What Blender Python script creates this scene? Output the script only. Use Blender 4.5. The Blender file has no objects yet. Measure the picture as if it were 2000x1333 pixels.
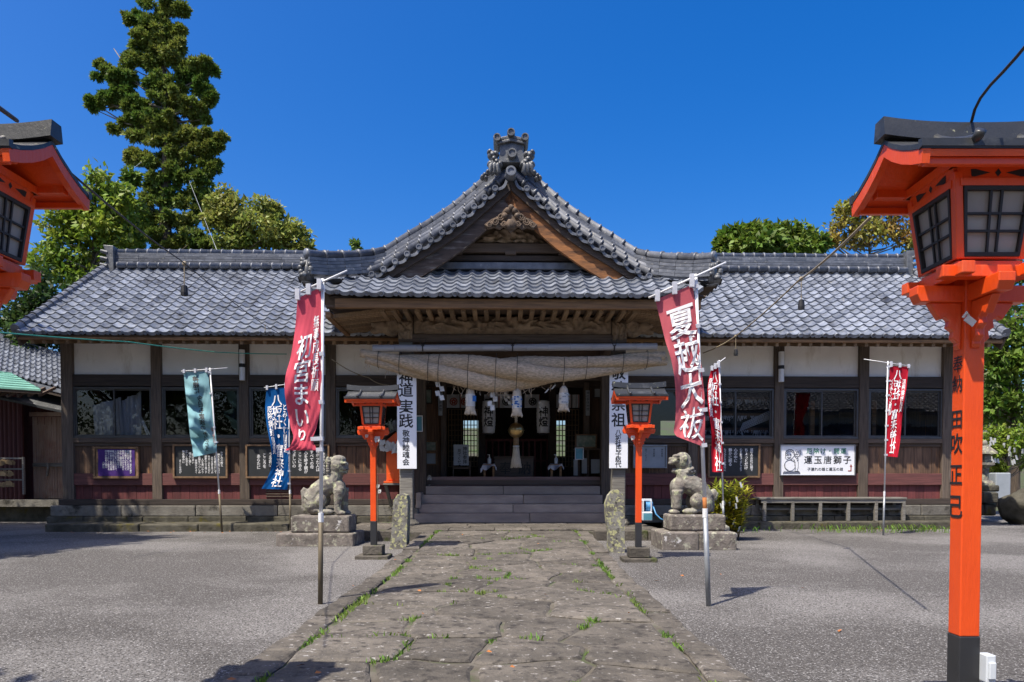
import bpy, bmesh, math, random
from mathutils import Vector, Matrix, noise
import numpy as np
random.seed(7); np.random.seed(7)
S = bpy.context.scene; COL = S.collection

# ------------------------------------------------------------------ camera, sky, sun, exposure
F = 1420.0; EYE = 1.12; PITCH = math.radians(1.6); CX = 1008.0; CY = 932 + F*math.tan(PITCH)
cam = bpy.data.cameras.new('camera'); camo = bpy.data.objects.new('camera', cam); COL.objects.link(camo)
cam.sensor_width = 36; cam.lens = 36*F/2000; cam.clip_start = .05; cam.clip_end = 3000
cam.shift_x = (1000-CX)/2000; cam.shift_y = (CY-666.5)/2000
camo.location = (0, 0, EYE); camo.rotation_euler = (math.pi/2-PITCH, 0, 0)
S.camera = camo
SUN = Vector((-.37, -.395, 1)).normalized()
W = bpy.data.worlds.new('World'); S.world = W; W.use_nodes = True
_n = W.node_tree.nodes; sky = _n.new('ShaderNodeTexSky'); sky.sky_type = 'NISHITA'; sky.sun_disc = False
sky.sun_elevation = math.asin(SUN.z); sky.sun_rotation = math.atan2(SUN.x, SUN.y)
sky.altitude = 300; sky.air_density = 1.0; sky.dust_density = 3.6; sky.ozone_density = 4.2
_hs = _n.new('ShaderNodeHueSaturation'); _hs.inputs['Saturation'].default_value = 1.47; _hs.inputs['Hue'].default_value = .511; _hs.inputs['Value'].default_value = .97   # a polarised, deep blue sky
W.node_tree.links.new(sky.outputs[0], _hs.inputs['Color']); W.node_tree.links.new(_hs.outputs[0], _n['Background'].inputs[0]); _n['Background'].inputs[1].default_value = .112
sl = bpy.data.lights.new('sun', 'SUN'); sl.energy = 3.75; sl.angle = math.radians(.5); sl.color = (1, .93, .81)
so = bpy.data.objects.new('sun', sl); COL.objects.link(so); so.rotation_euler = SUN.to_track_quat('Z', 'Y').to_euler(); so.location = (-8, -8, 25)
S.view_settings.view_transform = 'Standard'; S.view_settings.look = 'None'; S.view_settings.gamma = 1
S.view_settings.exposure = .93; S.view_settings.use_curve_mapping = False
S.cycles.max_bounces = 6; S.cycles.diffuse_bounces = 5; S.cycles.glossy_bounces = 3; S.cycles.transmission_bounces = 4
S.cycles.transparent_max_bounces = 12; S.cycles.use_denoising = True

def ray(px, py):
    u = (px-CX)/F; v = (CY-py)/F; c, s = math.cos(PITCH), math.sin(PITCH)
    return Vector((u, c+v*s, -s+v*c))
def at(px, py, Y):
    d = ray(px, py); return Vector((0, 0, EYE)) + d*(Y/d.y)
def gnd(px, py, z=0.0):
    d = ray(px, py); return Vector((0, 0, EYE)) + d*((z-EYE)/d.z)

# ------------------------------------------------------------------ glyph outlines (lettering is flat mesh)
TEXTS = {}
GL = {}
def load_glyphs(chars):
    cu = bpy.data.curves.new('glyph', 'FONT'); ob = bpy.data.objects.new('glyph', cu); COL.objects.link(ob)
    cu.size = 1.0; cu.resolution_u = 2; cu.align_x = 'LEFT'
    def grab(ch, off):
        cu.body = ch; cu.offset = off
        dg = bpy.context.evaluated_depsgraph_get(); dg.update()
        me = ob.evaluated_get(dg).to_mesh()
        vs = [(v.co.x, v.co.y) for v in me.vertices]; fs = [tuple(p.vertices) for p in me.polygons]
        ob.evaluated_get(dg).to_mesh_clear()
        return vs, fs
    ref, _ = grab('国', 0)
    x0 = min(v[0] for v in ref); x1 = max(v[0] for v in ref); y0 = min(v[1] for v in ref); y1 = max(v[1] for v in ref)
    em = max(x1-x0, y1-y0)*1.08; cx, cy = (x0+x1)/2, (y0+y1)/2
    for ch in chars:
        def area(vs, fs):
            t = 0
            for f in fs:
                for i in range(1, len(f)-1):
                    a, b_, c = vs[f[0]], vs[f[i]], vs[f[i+1]]; t += abs((b_[0]-a[0])*(c[1]-a[1])-(b_[1]-a[1])*(c[0]-a[0]))/2
            return t
        best = 0.0; last = area(*grab(ch, 0))
        for off in (.005, .009, .013, .017):       # thicken as far as the outline stays sound
            ar = area(*grab(ch, off))
            if ar > last*1.01 and ar < last*1.35: best, last = off, ar
            else: break
        for b, off in ((0, 0.0), (1, best)):
            vs, fs = grab(ch, off)
            if not vs: continue
            bm = bmesh.new(); vv = [bm.verts.new(((x-cx)/em, (y-cy)/em, 0)) for x, y in vs]
            for f in fs:
                try: bm.faces.new([vv[i] for i in f])
                except Exception: pass
            bmesh.ops.remove_doubles(bm, verts=bm.verts, dist=.002)
            bmesh.ops.triangulate(bm, faces=bm.faces)
            if b:
                for _ in range(2):
                    es = [e for e in bm.edges if e.calc_length() > .22]
                    if es: bmesh.ops.subdivide_edges(bm, edges=es, cuts=1)
                    bmesh.ops.triangulate(bm, faces=bm.faces)
            bm.verts.index_update()
            GL[(ch, b)] = (np.array([v.co[:2] for v in bm.verts]), [tuple(v.index for v in f.verts) for f in bm.faces])
            bm.free()
    bpy.data.objects.remove(ob); bpy.data.curves.remove(cu)

# ------------------------------------------------------------------ mesh builder
class MB:
    def __init__(s): s.v = []; s.f = []
    def add(s, vs, fs):
        o = len(s.v); s.v += [tuple(v) for v in vs]; s.f += [tuple(i+o for i in f) for f in fs]; return s
    def box(s, x0, x1, y0, y1, z0, z1):
        if x0 > x1: x0, x1 = x1, x0
        if y0 > y1: y0, y1 = y1, y0
        if z0 > z1: z0, z1 = z1, z0
        return s.add([(x0,y0,z0),(x1,y0,z0),(x1,y1,z0),(x0,y1,z0),(x0,y0,z1),(x1,y0,z1),(x1,y1,z1),(x0,y1,z1)],
            [(0,3,2,1),(4,5,6,7),(0,1,5,4),(1,2,6,5),(2,3,7,6),(3,0,4,7)])
    def obox(s, c, ax, ay, az):     # centre and half-axis vectors
        c, ax, ay, az = map(Vector, (c, ax, ay, az))
        vs = [c+ax*i+ay*j+az*k for k in (-1,1) for i, j in ((-1,-1),(1,-1),(1,1),(-1,1))]
        return s.add(vs, [(0,3,2,1),(4,5,6,7),(0,1,5,4),(1,2,6,5),(2,3,7,6),(3,0,4,7)])
    def beam(s, a, b, w, h, up=(0,0,1)):
        a, b = Vector(a), Vector(b); d = b-a; n = d.normalized(); u = Vector(up); r = n.cross(u)
        if r.length < 1e-4: r = n.cross(Vector((0,1,0)))
        r.normalize(); u = r.cross(n)
        return s.obox((a+b)/2, d/2, r*(w/2), u*(h/2))
    def tube(s, pts, rad, n=8, cap=True):
        pts = [Vector(p) for p in pts]; m = len(pts)
        if not hasattr(rad, '__len__'): rad = [rad]*m
        vs = []; fs = []; prev = None
        for i, p in enumerate(pts):
            t = (pts[min(i+1, m-1)]-pts[max(i-1, 0)]).normalized()
            if prev is None:
                r = t.cross(Vector((0,0,1)))
                if r.length < .05: r = t.cross(Vector((0,1,0)))
            else: r = prev - t*prev.dot(t)
            r.normalize(); prev = r; u = t.cross(r)
            for k in range(n):
                a = 2*math.pi*k/n; vs.append(p+(r*math.cos(a)+u*math.sin(a))*rad[i])
        for i in range(m-1):
            for k in range(n): fs.append((i*n+k, i*n+(k+1)%n, (i+1)*n+(k+1)%n, (i+1)*n+k))
        if cap: fs.append(tuple(range(n))[::-1]); fs.append(tuple((m-1)*n+k for k in range(n)))
        return s.add(vs, fs)
    def ell(s, c, r, n=12, m=8, rot=None):
        c = Vector(c); vs = []; fs = []
        R = Matrix.Rotation(rot, 3, 'Y') if rot else None
        for j in range(m+1):
            th = math.pi*j/m
            for i in range(n):
                ph = 2*math.pi*i/n
                v = Vector((r[0]*math.sin(th)*math.cos(ph), r[1]*math.sin(th)*math.sin(ph), r[2]*math.cos(th)))
                vs.append(c+(R@v if R else v))
        for j in range(m):
            for i in range(n): fs.append((j*n+i, (j+1)*n+i, (j+1)*n+(i+1)%n, j*n+(i+1)%n))
        return s.add(vs, fs)
    def lathe(s, c, prof, n=16, axis='Z'):
        vs = []; fs = []; c = Vector(c); m = len(prof)
        for r, z in prof:
            for i in range(n):
                a = 2*math.pi*i/n
                p = (r*math.cos(a), r*math.sin(a), z) if axis == 'Z' else (r*math.cos(a), z, r*math.sin(a))
                vs.append(c+Vector(p))
        for j in range(m-1):
            for i in range(n): fs.append((j*n+i, j*n+(i+1)%n, (j+1)*n+(i+1)%n, (j+1)*n+i))
        fs.append(tuple(range(n))[::-1]); fs.append(tuple((m-1)*n+i for i in range(n)))
        return s.add(vs, fs)
    def prism(s, poly, y0, y1):     # polygon in (x, z) extruded along y
        n = len(poly); vs = [(x, y0, z) for x, z in poly]+[(x, y1, z) for x, z in poly]
        fs = [tuple(range(n)), tuple(range(2*n-1, n-1, -1))]+[(i, i+n, (i+1)%n+n, (i+1)%n) for i in range(n)]
        return s.add(vs, fs)
    def prismx(s, poly, x0, x1):    # polygon in (y, z) extruded along x
        n = len(poly); vs = [(x0, y, z) for y, z in poly]+[(x1, y, z) for y, z in poly]
        fs = [tuple(range(n))[::-1], tuple(range(n, 2*n))]+[(i, (i+1)%n, (i+1)%n+n, i+n) for i in range(n)]
        return s.add(vs, fs)
    def grid(s, fn, nu, nv):
        vs = [fn(i/nu, j/nv) for j in range(nv+1) for i in range(nu+1)]
        fs = [(j*(nu+1)+i, j*(nu+1)+i+1, (j+1)*(nu+1)+i+1, (j+1)*(nu+1)+i) for j in range(nv) for i in range(nu)]
        return s.add(vs, fs)
    def mesh(s, name, mat=None, smooth=False):
        me = bpy.data.meshes.new(name); me.from_pydata(s.v, [], s.f); me.validate()
        if mat: me.materials.append(mat)
        if smooth: me.polygons.foreach_set('use_smooth', [True]*len(me.polygons))
        me.update(); return me
    def build(s, name, mat, parent=None, smooth=False, bevel=0, fix=False):
        me = s.mesh(name, mat, smooth)
        if fix:
            bm = bmesh.new(); bm.from_mesh(me); bmesh.ops.recalc_face_normals(bm, faces=bm.faces); bm.to_mesh(me); bm.free()
        o = bpy.data.objects.new(name, me); COL.objects.link(o)
        if parent: o.parent = parent
        if bevel:
            b = o.modifiers.new('bevel', 'BEVEL'); b.width = bevel; b.segments = 2; b.limit_method = 'ANGLE'; b.angle_limit = math.radians(40)
        return o
def inst(name, me, parent=None, loc=(0,0,0), mat=None):
    o = bpy.data.objects.new(name, me); COL.objects.link(o)
    if parent: o.parent = parent
    if mat is not None: o.matrix_local = mat
    else: o.location = loc
    return o
def empty(name, loc=(0,0,0), rz=0):
    o = bpy.data.objects.new(name, None); COL.objects.link(o); o.location = loc; o.rotation_euler = (0,0,rz); o.empty_display_size = .2; return o
def tag(o, label=None, cat=None, group=None, kind=None):
    if label: o['label'] = label
    if cat: o['category'] = cat
    if group: o['group'] = group
    if kind: o['kind'] = kind
    return o
def copy_tree(o, parent=None):
    c = o.copy(); COL.objects.link(c)
    if parent: c.parent = parent
    for ch in list(o.children): copy_tree(ch, c)
    return c
def np_mesh(name, V, Q, mat, parent=None, attr=None, smooth=False):
    """numpy vertices and equal-sized faces -> object"""
    me = bpy.data.meshes.new(name); k = Q.shape[1]; nf = len(Q)
    me.vertices.add(len(V)); me.vertices.foreach_set('co', V.astype(np.float32).ravel())
    me.loops.add(nf*k); me.loops.foreach_set('vertex_index', Q.astype(np.int32).ravel())
    me.polygons.add(nf); me.polygons.foreach_set('loop_start', np.arange(0, nf*k, k, dtype=np.int32))
    if attr is not None:
        a = me.attributes.new('rnd', 'FLOAT', 'FACE'); a.data.foreach_set('value', attr.astype(np.float32))
    me.update(calc_edges=True); me.validate()
    if smooth: me.polygons.foreach_set('use_smooth', [True]*nf)
    me.materials.append(mat)
    o = bpy.data.objects.new(name, me); COL.objects.link(o)
    if parent: o.parent = parent
    return o

# ------------------------------------------------------------------ materials
def M(name, c1, c2=None, rough=.7, scale=6, stretch=(1,1,1), detail=5, bump=0, bscale=None, metal=0, spec=.5, rand=0, spots=None,
      lo=.35, hi=.65, trans=0, attr=None, bstretch=None, spots2=None, coat=0):
    m = bpy.data.materials.new(name); m.use_nodes = True; N = m.node_tree.nodes; L = m.node_tree.links
    B = N['Principled BSDF']; B.inputs['Roughness'].default_value = rough; B.inputs['Metallic'].default_value = metal
    B.inputs['Specular IOR Level'].default_value = spec
    if coat: B.inputs['Coat Weight'].default_value = coat; B.inputs['Coat Roughness'].default_value = .15
    tc = N.new('ShaderNodeTexCoord'); oi = N.new('ShaderNodeObjectInfo')
    mul = N.new('ShaderNodeMath'); mul.operation = 'MULTIPLY'; mul.inputs[1].default_value = 53.0; L.new(oi.outputs['Random'], mul.inputs[0])
    ad = N.new('ShaderNodeVectorMath'); L.new(tc.outputs['Object'], ad.inputs[0]); L.new(mul.outputs[0], ad.inputs[1])
    def noi(sc, st, det, r=.6):
        mp = N.new('ShaderNodeMapping'); mp.inputs['Scale'].default_value = st; L.new(ad.outputs[0], mp.inputs['Vector'])
        n = N.new('ShaderNodeTexNoise'); n.inputs['Scale'].default_value = sc; n.inputs['Detail'].default_value = det; n.inputs['Roughness'].default_value = r
        L.new(mp.outputs[0], n.inputs['Vector']); return n
    def ramp(src, a, b, ca, cb):
        r = N.new('ShaderNodeValToRGB'); r.color_ramp.elements[0].position = a; r.color_ramp.elements[1].position = b
        r.color_ramp.elements[0].color = (*ca, 1); r.color_ramp.elements[1].color = (*cb, 1); L.new(src, r.inputs[0]); return r
    c2 = c2 or tuple(x*.75 for x in c1)
    n0 = noi(scale, stretch, detail); cur = ramp(n0.outputs[0], lo, hi, c1, c2).outputs[0]
    for sp in (spots, spots2):
        if sp:
            col, sc, a, b = sp[:4]; st = sp[4] if len(sp) > 4 else (1,1,1)
            n1 = noi(sc, st, 6, .65); r1 = ramp(n1.outputs[0], a, b, (0,0,0), (1,1,1))
            mx = N.new('ShaderNodeMix'); mx.data_type = 'RGBA'; L.new(r1.outputs[0], mx.inputs[0]); L.new(cur, mx.inputs[6]); mx.inputs[7].default_value = (*col, 1)
            cur = mx.outputs[2]
    if rand:
        g = N.new('ShaderNodeNewGeometry'); a2 = N.new('ShaderNodeMath'); a2.operation = 'ADD'
        if attr:
            at_ = N.new('ShaderNodeAttribute'); at_.attribute_name = attr; L.new(at_.outputs['Fac'], a2.inputs[0])
        else: L.new(g.outputs['Random Per Island'], a2.inputs[0])
        L.new(oi.outputs['Random'], a2.inputs[1])
        fr = N.new('ShaderNodeMath'); fr.operation = 'FRACT'; L.new(a2.outputs[0], fr.inputs[0])
        mr = N.new('ShaderNodeMapRange'); mr.inputs['To Min'].default_value = 1-rand; mr.inputs['To Max'].default_value = 1+rand; L.new(fr.outputs[0], mr.inputs[0])
        hs = N.new('ShaderNodeHueSaturation'); L.new(cur, hs.inputs['Color']); L.new(mr.outputs[0], hs.inputs['Value'])
        if attr:
            mh = N.new('ShaderNodeMapRange'); mh.inputs['To Min'].default_value = .47; mh.inputs['To Max'].default_value = .515; L.new(fr.outputs[0], mh.inputs[0]); L.new(mh.outputs[0], hs.inputs['Hue'])
        cur = hs.outputs[0]
    L.new(cur, B.inputs['Base Color'])
    if bump:
        nb = noi(bscale or scale*2, bstretch or stretch, 6, .65)
        bp = N.new('ShaderNodeBump'); bp.inputs['Strength'].default_value = 1; bp.inputs['Distance'].default_value = bump
        L.new(nb.outputs[0], bp.inputs['Height']); L.new(bp.outputs[0], B.inputs['Normal'])
    if trans:
        t = N.new('ShaderNodeBsdfTranslucent'); L.new(cur, t.inputs['Color']); mx = N.new('ShaderNodeMixShader'); mx.inputs[0].default_value = trans
        L.new(B.outputs[0], mx.inputs[1]); L.new(t.outputs[0], mx.inputs[2]); L.new(mx.outputs[0], N['Material Output'].inputs[0])
    return m
VS = (9, 9, .5); HS = (.5, 9, 9); YS = (9, .5, 9)
MT = {}
MT['asphalt'] = M('asphalt', (.105,.097,.09), (.205,.193,.182), .95, .38, detail=12, bump=.014, bscale=60, lo=.43, hi=.57, spots=((.045,.041,.038), 62, .47, .60), spots2=((.46,.445,.43), 66, .57, .65), spec=.2)
MT['earth'] = M('earth', (.06,.055,.035), (.05,.08,.02), .95, .8, bump=.02, bscale=9)
MT['joint'] = M('joint_soil', (.085,.07,.05), (.14,.125,.10), .95, 5, bump=.006, bscale=60, spots=((.05,.07,.02), 3, .5, .62))
MT['flag'] = M('flagstone_rock', (.155,.136,.114), (.082,.073,.062), .93, 2.6, detail=10, bump=.035, bscale=13, rand=.2, spots=((.34,.32,.295), 20, .60, .67), spots2=((.045,.04,.036), 11, .53, .66), spec=.2)
MT['kerb'] = M('kerb_stone', (.13,.115,.095), (.065,.058,.048), .95, 3, bump=.02, bscale=24, spots=((.07,.08,.03), 2.5, .55, .66), rand=.12, spec=.2)
MT['found'] = M('foundation_stone', (.22,.205,.175), (.13,.118,.10), .95, 3, bump=.015, bscale=26, spots=((.035,.032,.026), 2.2, .54, .64), rand=.16, spec=.2)
MT['mossy'] = M('mossy_stone', (.12,.11,.085), (.06,.055,.04), .95, 4, bump=.02, bscale=20, spots=((.10,.085,.02), 3, .58, .68), rand=.15, spec=.2)
MT['lichen'] = M('lichen_stone', (.28,.265,.225), (.15,.128,.112), .95, 5, detail=8, bump=.012, bscale=35, spots=((.42,.43,.27), 9, .53, .62), spots2=((.07,.06,.055), 6, .60, .69), spec=.2)
MT['lichenpost'] = M('lichen_post_stone', (.26,.25,.22), (.13,.12,.105), .95, 6, detail=8, bump=.012, bscale=30, spots=((.44,.43,.22), 15, .51, .58), spots2=((.06,.055,.05), 9, .58, .68), spec=.2)
MT['pedestal'] = M('pedestal_stone', (.235,.205,.18), (.11,.096,.084), .95, 6, detail=8, bump=.015, bscale=30, spots=((.40,.39,.30), 10, .56, .65), spots2=((.62,.60,.58), 4.2, .62, .67), spec=.2)
MT['granite'] = M('step_stone_grain', (.43,.345,.28), (.27,.215,.185), .85, 2, bump=.004, bscale=90, rand=.2, stretch=(.6,2,2))
MT['wood'] = M('weathered_wood', (.14,.105,.078), (.065,.048,.036), .85, 4, VS, bump=.004, rand=.25, spots=((.17,.14,.115), 3, .58, .74, VS))
MT['woodh'] = M('weathered_wood_beam', (.14,.098,.07), (.075,.053,.04), .85, 4, HS, bump=.004, rand=.2, spots=((.13,.10,.08), 3, .58, .74, HS))
MT['wooddark'] = M('dark_beam_wood', (.07,.05,.038), (.036,.027,.021), .8, 4, HS, bump=.004, rand=.2)
MT['woody'] = M('rafter_wood', (.30,.20,.115), (.17,.11,.062), .85, 5, YS, rand=.25, bump=.003)
MT['eave'] = M('eave_board_wood', (.30,.165,.075), (.15,.085,.042), .85, 3, HS, rand=.1, bump=.003)
MT['hafudark'] = M('dark_bargeboard_wood', (.085,.06,.048), (.035,.026,.022), .85, 3.2, (.9,5,5), rand=.1, bump=.004, spots=((.17,.155,.14), 3, .56, .68, (.7,6,6)))  # left board: weathered grain, darkened further to carry the verge's shade
MT['hafu'] = M('bargeboard_wood', (.36,.145,.045), (.06,.03,.017), .85, 3.2, (.9,5,5), rand=.15, bump=.004, lo=.3, hi=.7)  # right board: sunlit orange and shaded streaks put into the colour
MT['pend'] = M('dark_carved_wood', (.15,.10,.065), (.06,.042,.03), .85, 9, bump=.006, bscale=30, spots=((.26,.21,.16), 12, .6, .68))
MT['carve'] = M('carved_wood', (.36,.26,.17), (.19,.135,.09), .85, 5, bump=.006, bscale=30)
MT['grey wood'] = M('silvered_wood', (.25,.235,.20), (.13,.115,.10), .9, 5, HS, bump=.004, rand=.2)
MT['board'] = M('brown_wall_board', (.15,.085,.05), (.065,.038,.024), .8, 3.5, VS, bump=.004, rand=.35, spots=((.36,.16,.055), 3.2, .58, .72, VS))
MT['redboard'] = M('dark_red_board', (.15,.036,.034), (.095,.025,.024), .75, 3, VS, bump=.003, rand=.2, spots=((.16,.07,.06), 9, .66, .72))
MT['redbeam'] = M('dark_red_beam', (.16,.055,.048), (.095,.034,.031), .75, 4, HS, bump=.003, rand=.2)
MT['plaster'] = M('white_plaster', (.88,.85,.80), (.78,.75,.71), .9, 1.4, bump=.002, bscale=30, rand=.06, spots=((.58,.53,.46), 1.1, .58, .74, (2.2,1,.6)))
MT['alu'] = M('dark_window_metal', (.10,.10,.10), (.075,.075,.075), .45, 5, metal=.4)
MT['black'] = M('black_board_paint', (.018,.02,.022), (.024,.026,.028), .6, 5)
MT['frame'] = M('frame_wood', (.26,.15,.075), (.14,.082,.045), .7, 4, (3,3,3), rand=.15)
MT['ink'] = M('black_ink', (.015,.015,.018), None, .6)
MT['white'] = M('white_paint', (.78,.78,.78), (.72,.72,.73), .5, 3)
MT['signwhite'] = M('white_sign_board', (.84,.85,.88), (.80,.81,.85), .5, 2)
MT['green'] = M('green_ink', (.0,.20,.10), None, .6)
MT['redink'] = M('red_ink', (.38,.06,.03), None, .6)
MT['paper'] = M('white_paper', (.78,.78,.76), (.68,.68,.66), .8, 9, trans=.3)
MT['greypaper'] = M('grey_paper', (.34,.37,.40), (.28,.31,.33), .7, 3)
MT['tile'] = M('roof_tile_glaze', (.135,.148,.175), (.24,.26,.30), .29, 7, rand=.30, bump=.004, bscale=26, spec=.6, spots=((.30,.29,.26), 11, .60, .69), spots2=((.045,.046,.05), 1.7, .56, .72, (1.6,.6,.6)))
MT['ridge'] = M('ridge_tile_glaze', (.075,.082,.098), (.15,.158,.178), .4, 6, rand=.3, bump=.003, bscale=20, spec=.6, spots=((.27,.265,.25), 11, .60, .68))
MT['oni'] = M('ornament_tile', (.06,.064,.072), (.14,.145,.15), .42, 8, bump=.006, bscale=25, spots=((.28,.275,.26), 9, .60, .68))
MT['verm'] = M('vermilion_paint', (.80,.088,.010), (.72,.072,.010), .34, 3, bump=.002, bscale=40, bstretch=(2,2,.4), spec=.5, spots=((.55,.058,.012), 2.5, .58, .72), spots2=((.78,.19,.085), 3.2, .58, .80, (2.5,2.5,.6)), coat=.15)
MT['vermold'] = M('vermilion_paint_shelf', (.86,.115,.010), (.78,.095,.010), .45, 5)
MT['lampblack'] = M('black_roof_metal', (.028,.030,.034), (.045,.047,.05), .38, 4, bump=.0015, bscale=40, spots=((.36,.36,.24), 24, .655, .70), spots2=((.11,.115,.12), 3, .57, .72))
MT['postblack'] = M('black_post_paint', (.02,.021,.024), (.03,.03,.033), .45, 4)
MT['lattice'] = M('black_lattice_paint', (.02,.02,.02), None, .5)
MT['shoji'] = M('lantern_paper', (.36,.33,.295), (.29,.265,.24), .55, 3)
MT['steel'] = M('galvanised_pipe', (.36,.38,.40), (.24,.25,.26), .5, 5, metal=.5, bump=.001)
MT['bronzepipe'] = M('brown_pipe', (.16,.125,.075), (.10,.08,.05), .6, 6, metal=.2)
MT['rust'] = M('rusty_paint', (.48,.17,.03), (.30,.10,.03), .8, 12)
MT['poleW'] = M('white_pole', (.76,.76,.77), (.68,.68,.68), .35, 4)
def cloth(n, a, b, t=.3): return M(n, a, b, .85, 2.2, trans=t, bump=.002, bscale=14, spec=.2)
MT['pink'] = cloth('faded_red_cloth', (.74,.105,.155), (.68,.088,.13)); MT['rose'] = cloth('rose_red_cloth', (.60,.13,.155), (.54,.112,.135))
MT['red'] = cloth('bright_red_cloth', (.55,.014,.035), (.49,.012,.03)); MT['blue'] = cloth('blue_cloth', (.002,.10,.34), (.002,.085,.29))
MT['teal'] = cloth('teal_cloth', (.27,.50,.55), (.24,.45,.50)); MT['clothwhite'] = cloth('white_cloth', (.70,.71,.76), (.62,.63,.69))
MT['flagwhite'] = M('white_flag_print', (.80,.79,.79), (.75,.74,.75), .8)
MT['purple'] = M('purple_sheet', (.07,.018,.19), (.055,.014,.155), .7, 3, bump=.006, bscale=4)
MT['straw'] = M('straw_rope', (.76,.60,.42), (.42,.32,.22), .95, 9, (1.6,5,5), detail=9, bump=.035, bscale=22, bstretch=(5,1.2,1.2), rand=.06)
MT['hemp'] = M('hemp_tassel', (.62,.54,.42), (.46,.39,.30), .95, 12, (6,6,.5), bump=.006, bscale=20)
MT['bamboo'] = M('grey_bamboo', (.42,.41,.42), (.30,.29,.29), .5, 3, HS)
MT['brass'] = M('brass_bell', (.72,.52,.24), (.55,.38,.16), .3, 4, metal=.9)
MT['maroonwall'] = M('maroon_sheet_wall', (.10,.026,.024), (.07,.018,.017), .7, 2, VS)
MT['tansheet'] = M('tan_sheet_door', (.46,.33,.25), (.38,.26,.19), .7, 1.5, (1,1,.4), spots=((.26,.11,.075), 1.2, .5, .7))
MT['copper'] = M('green_copper_roof', (.16,.36,.29), (.12,.29,.24), .55, 4, rand=.2)
MT['ema'] = M('wooden_plaque', (.36,.24,.11), (.26,.17,.08), .8, 5, rand=.5)
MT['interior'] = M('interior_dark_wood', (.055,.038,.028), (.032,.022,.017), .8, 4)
MT['floorw'] = M('floor_wood', (.09,.06,.045), (.06,.04,.03), .5, 4, HS)
MT['lip'] = M('threshold_wood', (.24,.15,.13), (.16,.10,.09), .7, 3, HS, bump=.003)
MT['bluetape'] = M('blue_plastic', (.02,.14,.45), None, .4); MT['cyan'] = M('cyan_notice', (.10,.30,.38), None, .6)
MT['cable'] = M('black_cable', (.04,.035,.03), None, .6); MT['tancable'] = M('tan_cable', (.32,.26,.17), None, .7); MT['greenrope'] = M('green_rope', (.05,.33,.25), None, .7)
MT['plastic'] = M('pale_plastic', (.62,.66,.70), (.55,.58,.62), .4); MT['hose'] = M('blue_hose', (.10,.33,.62), None, .4)
MT['picture'] = M('framed_picture', (.10,.16,.13), (.28,.30,.24), .6, 9); MT['clear'] = M('clear_bottle', (.62,.68,.75), None, .15)
MT['bark'] = M('bark', (.115,.085,.062), (.06,.045,.033), .95, 5, VS, bump=.02)
MT['branch'] = M('pale_bark', (.22,.19,.15), (.13,.11,.085), .95, 5)
def leaf(n, a, b, t=.35): return M(n, a, b, .55, .55, trans=t, rand=.35, attr='rnd', lo=.38, hi=.62, spec=.35)
MT['cedar'] = leaf('cedar_needles', (.10,.185,.03), (.22,.255,.05)); MT['cedarhi'] = leaf('cedar_brown_tips', (.115,.13,.028), (.085,.12,.025))
MT['broad'] = leaf('broad_leaves', (.08,.16,.02), (.17,.24,.03)); MT['lime'] = leaf('lime_leaves', (.15,.25,.025), (.26,.33,.04))
MT['olive'] = leaf('olive_leaves', (.19,.26,.045), (.30,.31,.07)); MT['autumn'] = leaf('autumn_leaves', (.34,.22,.045), (.25,.29,.05))
MT['deep'] = leaf('deep_green_leaves', (.03,.065,.015), (.055,.10,.018)); MT['bamboo leaf'] = leaf('bamboo_leaves', (.50,.46,.04), (.22,.30,.035))
MT['grass'] = leaf('grass_blades', (.11,.24,.03), (.20,.30,.05))
def glass():
    m = bpy.data.materials.new('window_glass'); m.use_nodes = True; N = m.node_tree.nodes; L = m.node_tree.links
    for n in list(N): N.remove(n)
    o = N.new('ShaderNodeOutputMaterial'); t = N.new('ShaderNodeBsdfTransparent'); t.inputs[0].default_value = (.86,.88,.88,1)
    g = N.new('ShaderNodeBsdfGlossy'); g.inputs['Roughness'].default_value = .004; fr = N.new('ShaderNodeFresnel'); fr.inputs[0].default_value = 1.5
    mu = N.new('ShaderNodeMath'); mu.operation = 'MULTIPLY'; mu.inputs[1].default_value = 1.25; mu.use_clamp = True; L.new(fr.outputs[0], mu.inputs[0])
    mx = N.new('ShaderNodeMixShader'); L.new(mu.outputs[0], mx.inputs[0]); L.new(t.outputs[0], mx.inputs[1]); L.new(g.outputs[0], mx.inputs[2]); L.new(mx.outputs[0], o.inputs[0])
    return m
MT['glass'] = glass()

# ------------------------------------------------------------------ lettering helpers
def letters_flat(items, P, bold=1):
    """items: (text, x, z, size, 'v'|'h', squeeze); P(x, z) -> 3-D point; one MB"""
    mb = MB()
    for it in items:
        text, x, z, size, d = it[:5]; sq = it[5] if len(it) > 5 else 1; step = it[6] if len(it) > 6 else 1.05
        for i, ch in enumerate(text):
            g = GL.get((ch, bold)) or GL.get((ch, 0))
            if g is None: continue
            cx, cz = (x, z-i*size*step) if d == 'v' else (x+i*size*step, z)
            mb.add([P(cx+a*size*sq, cz+b*size) for a, b in g[0]], g[1])
    return mb
ALLTEXT = []
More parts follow.
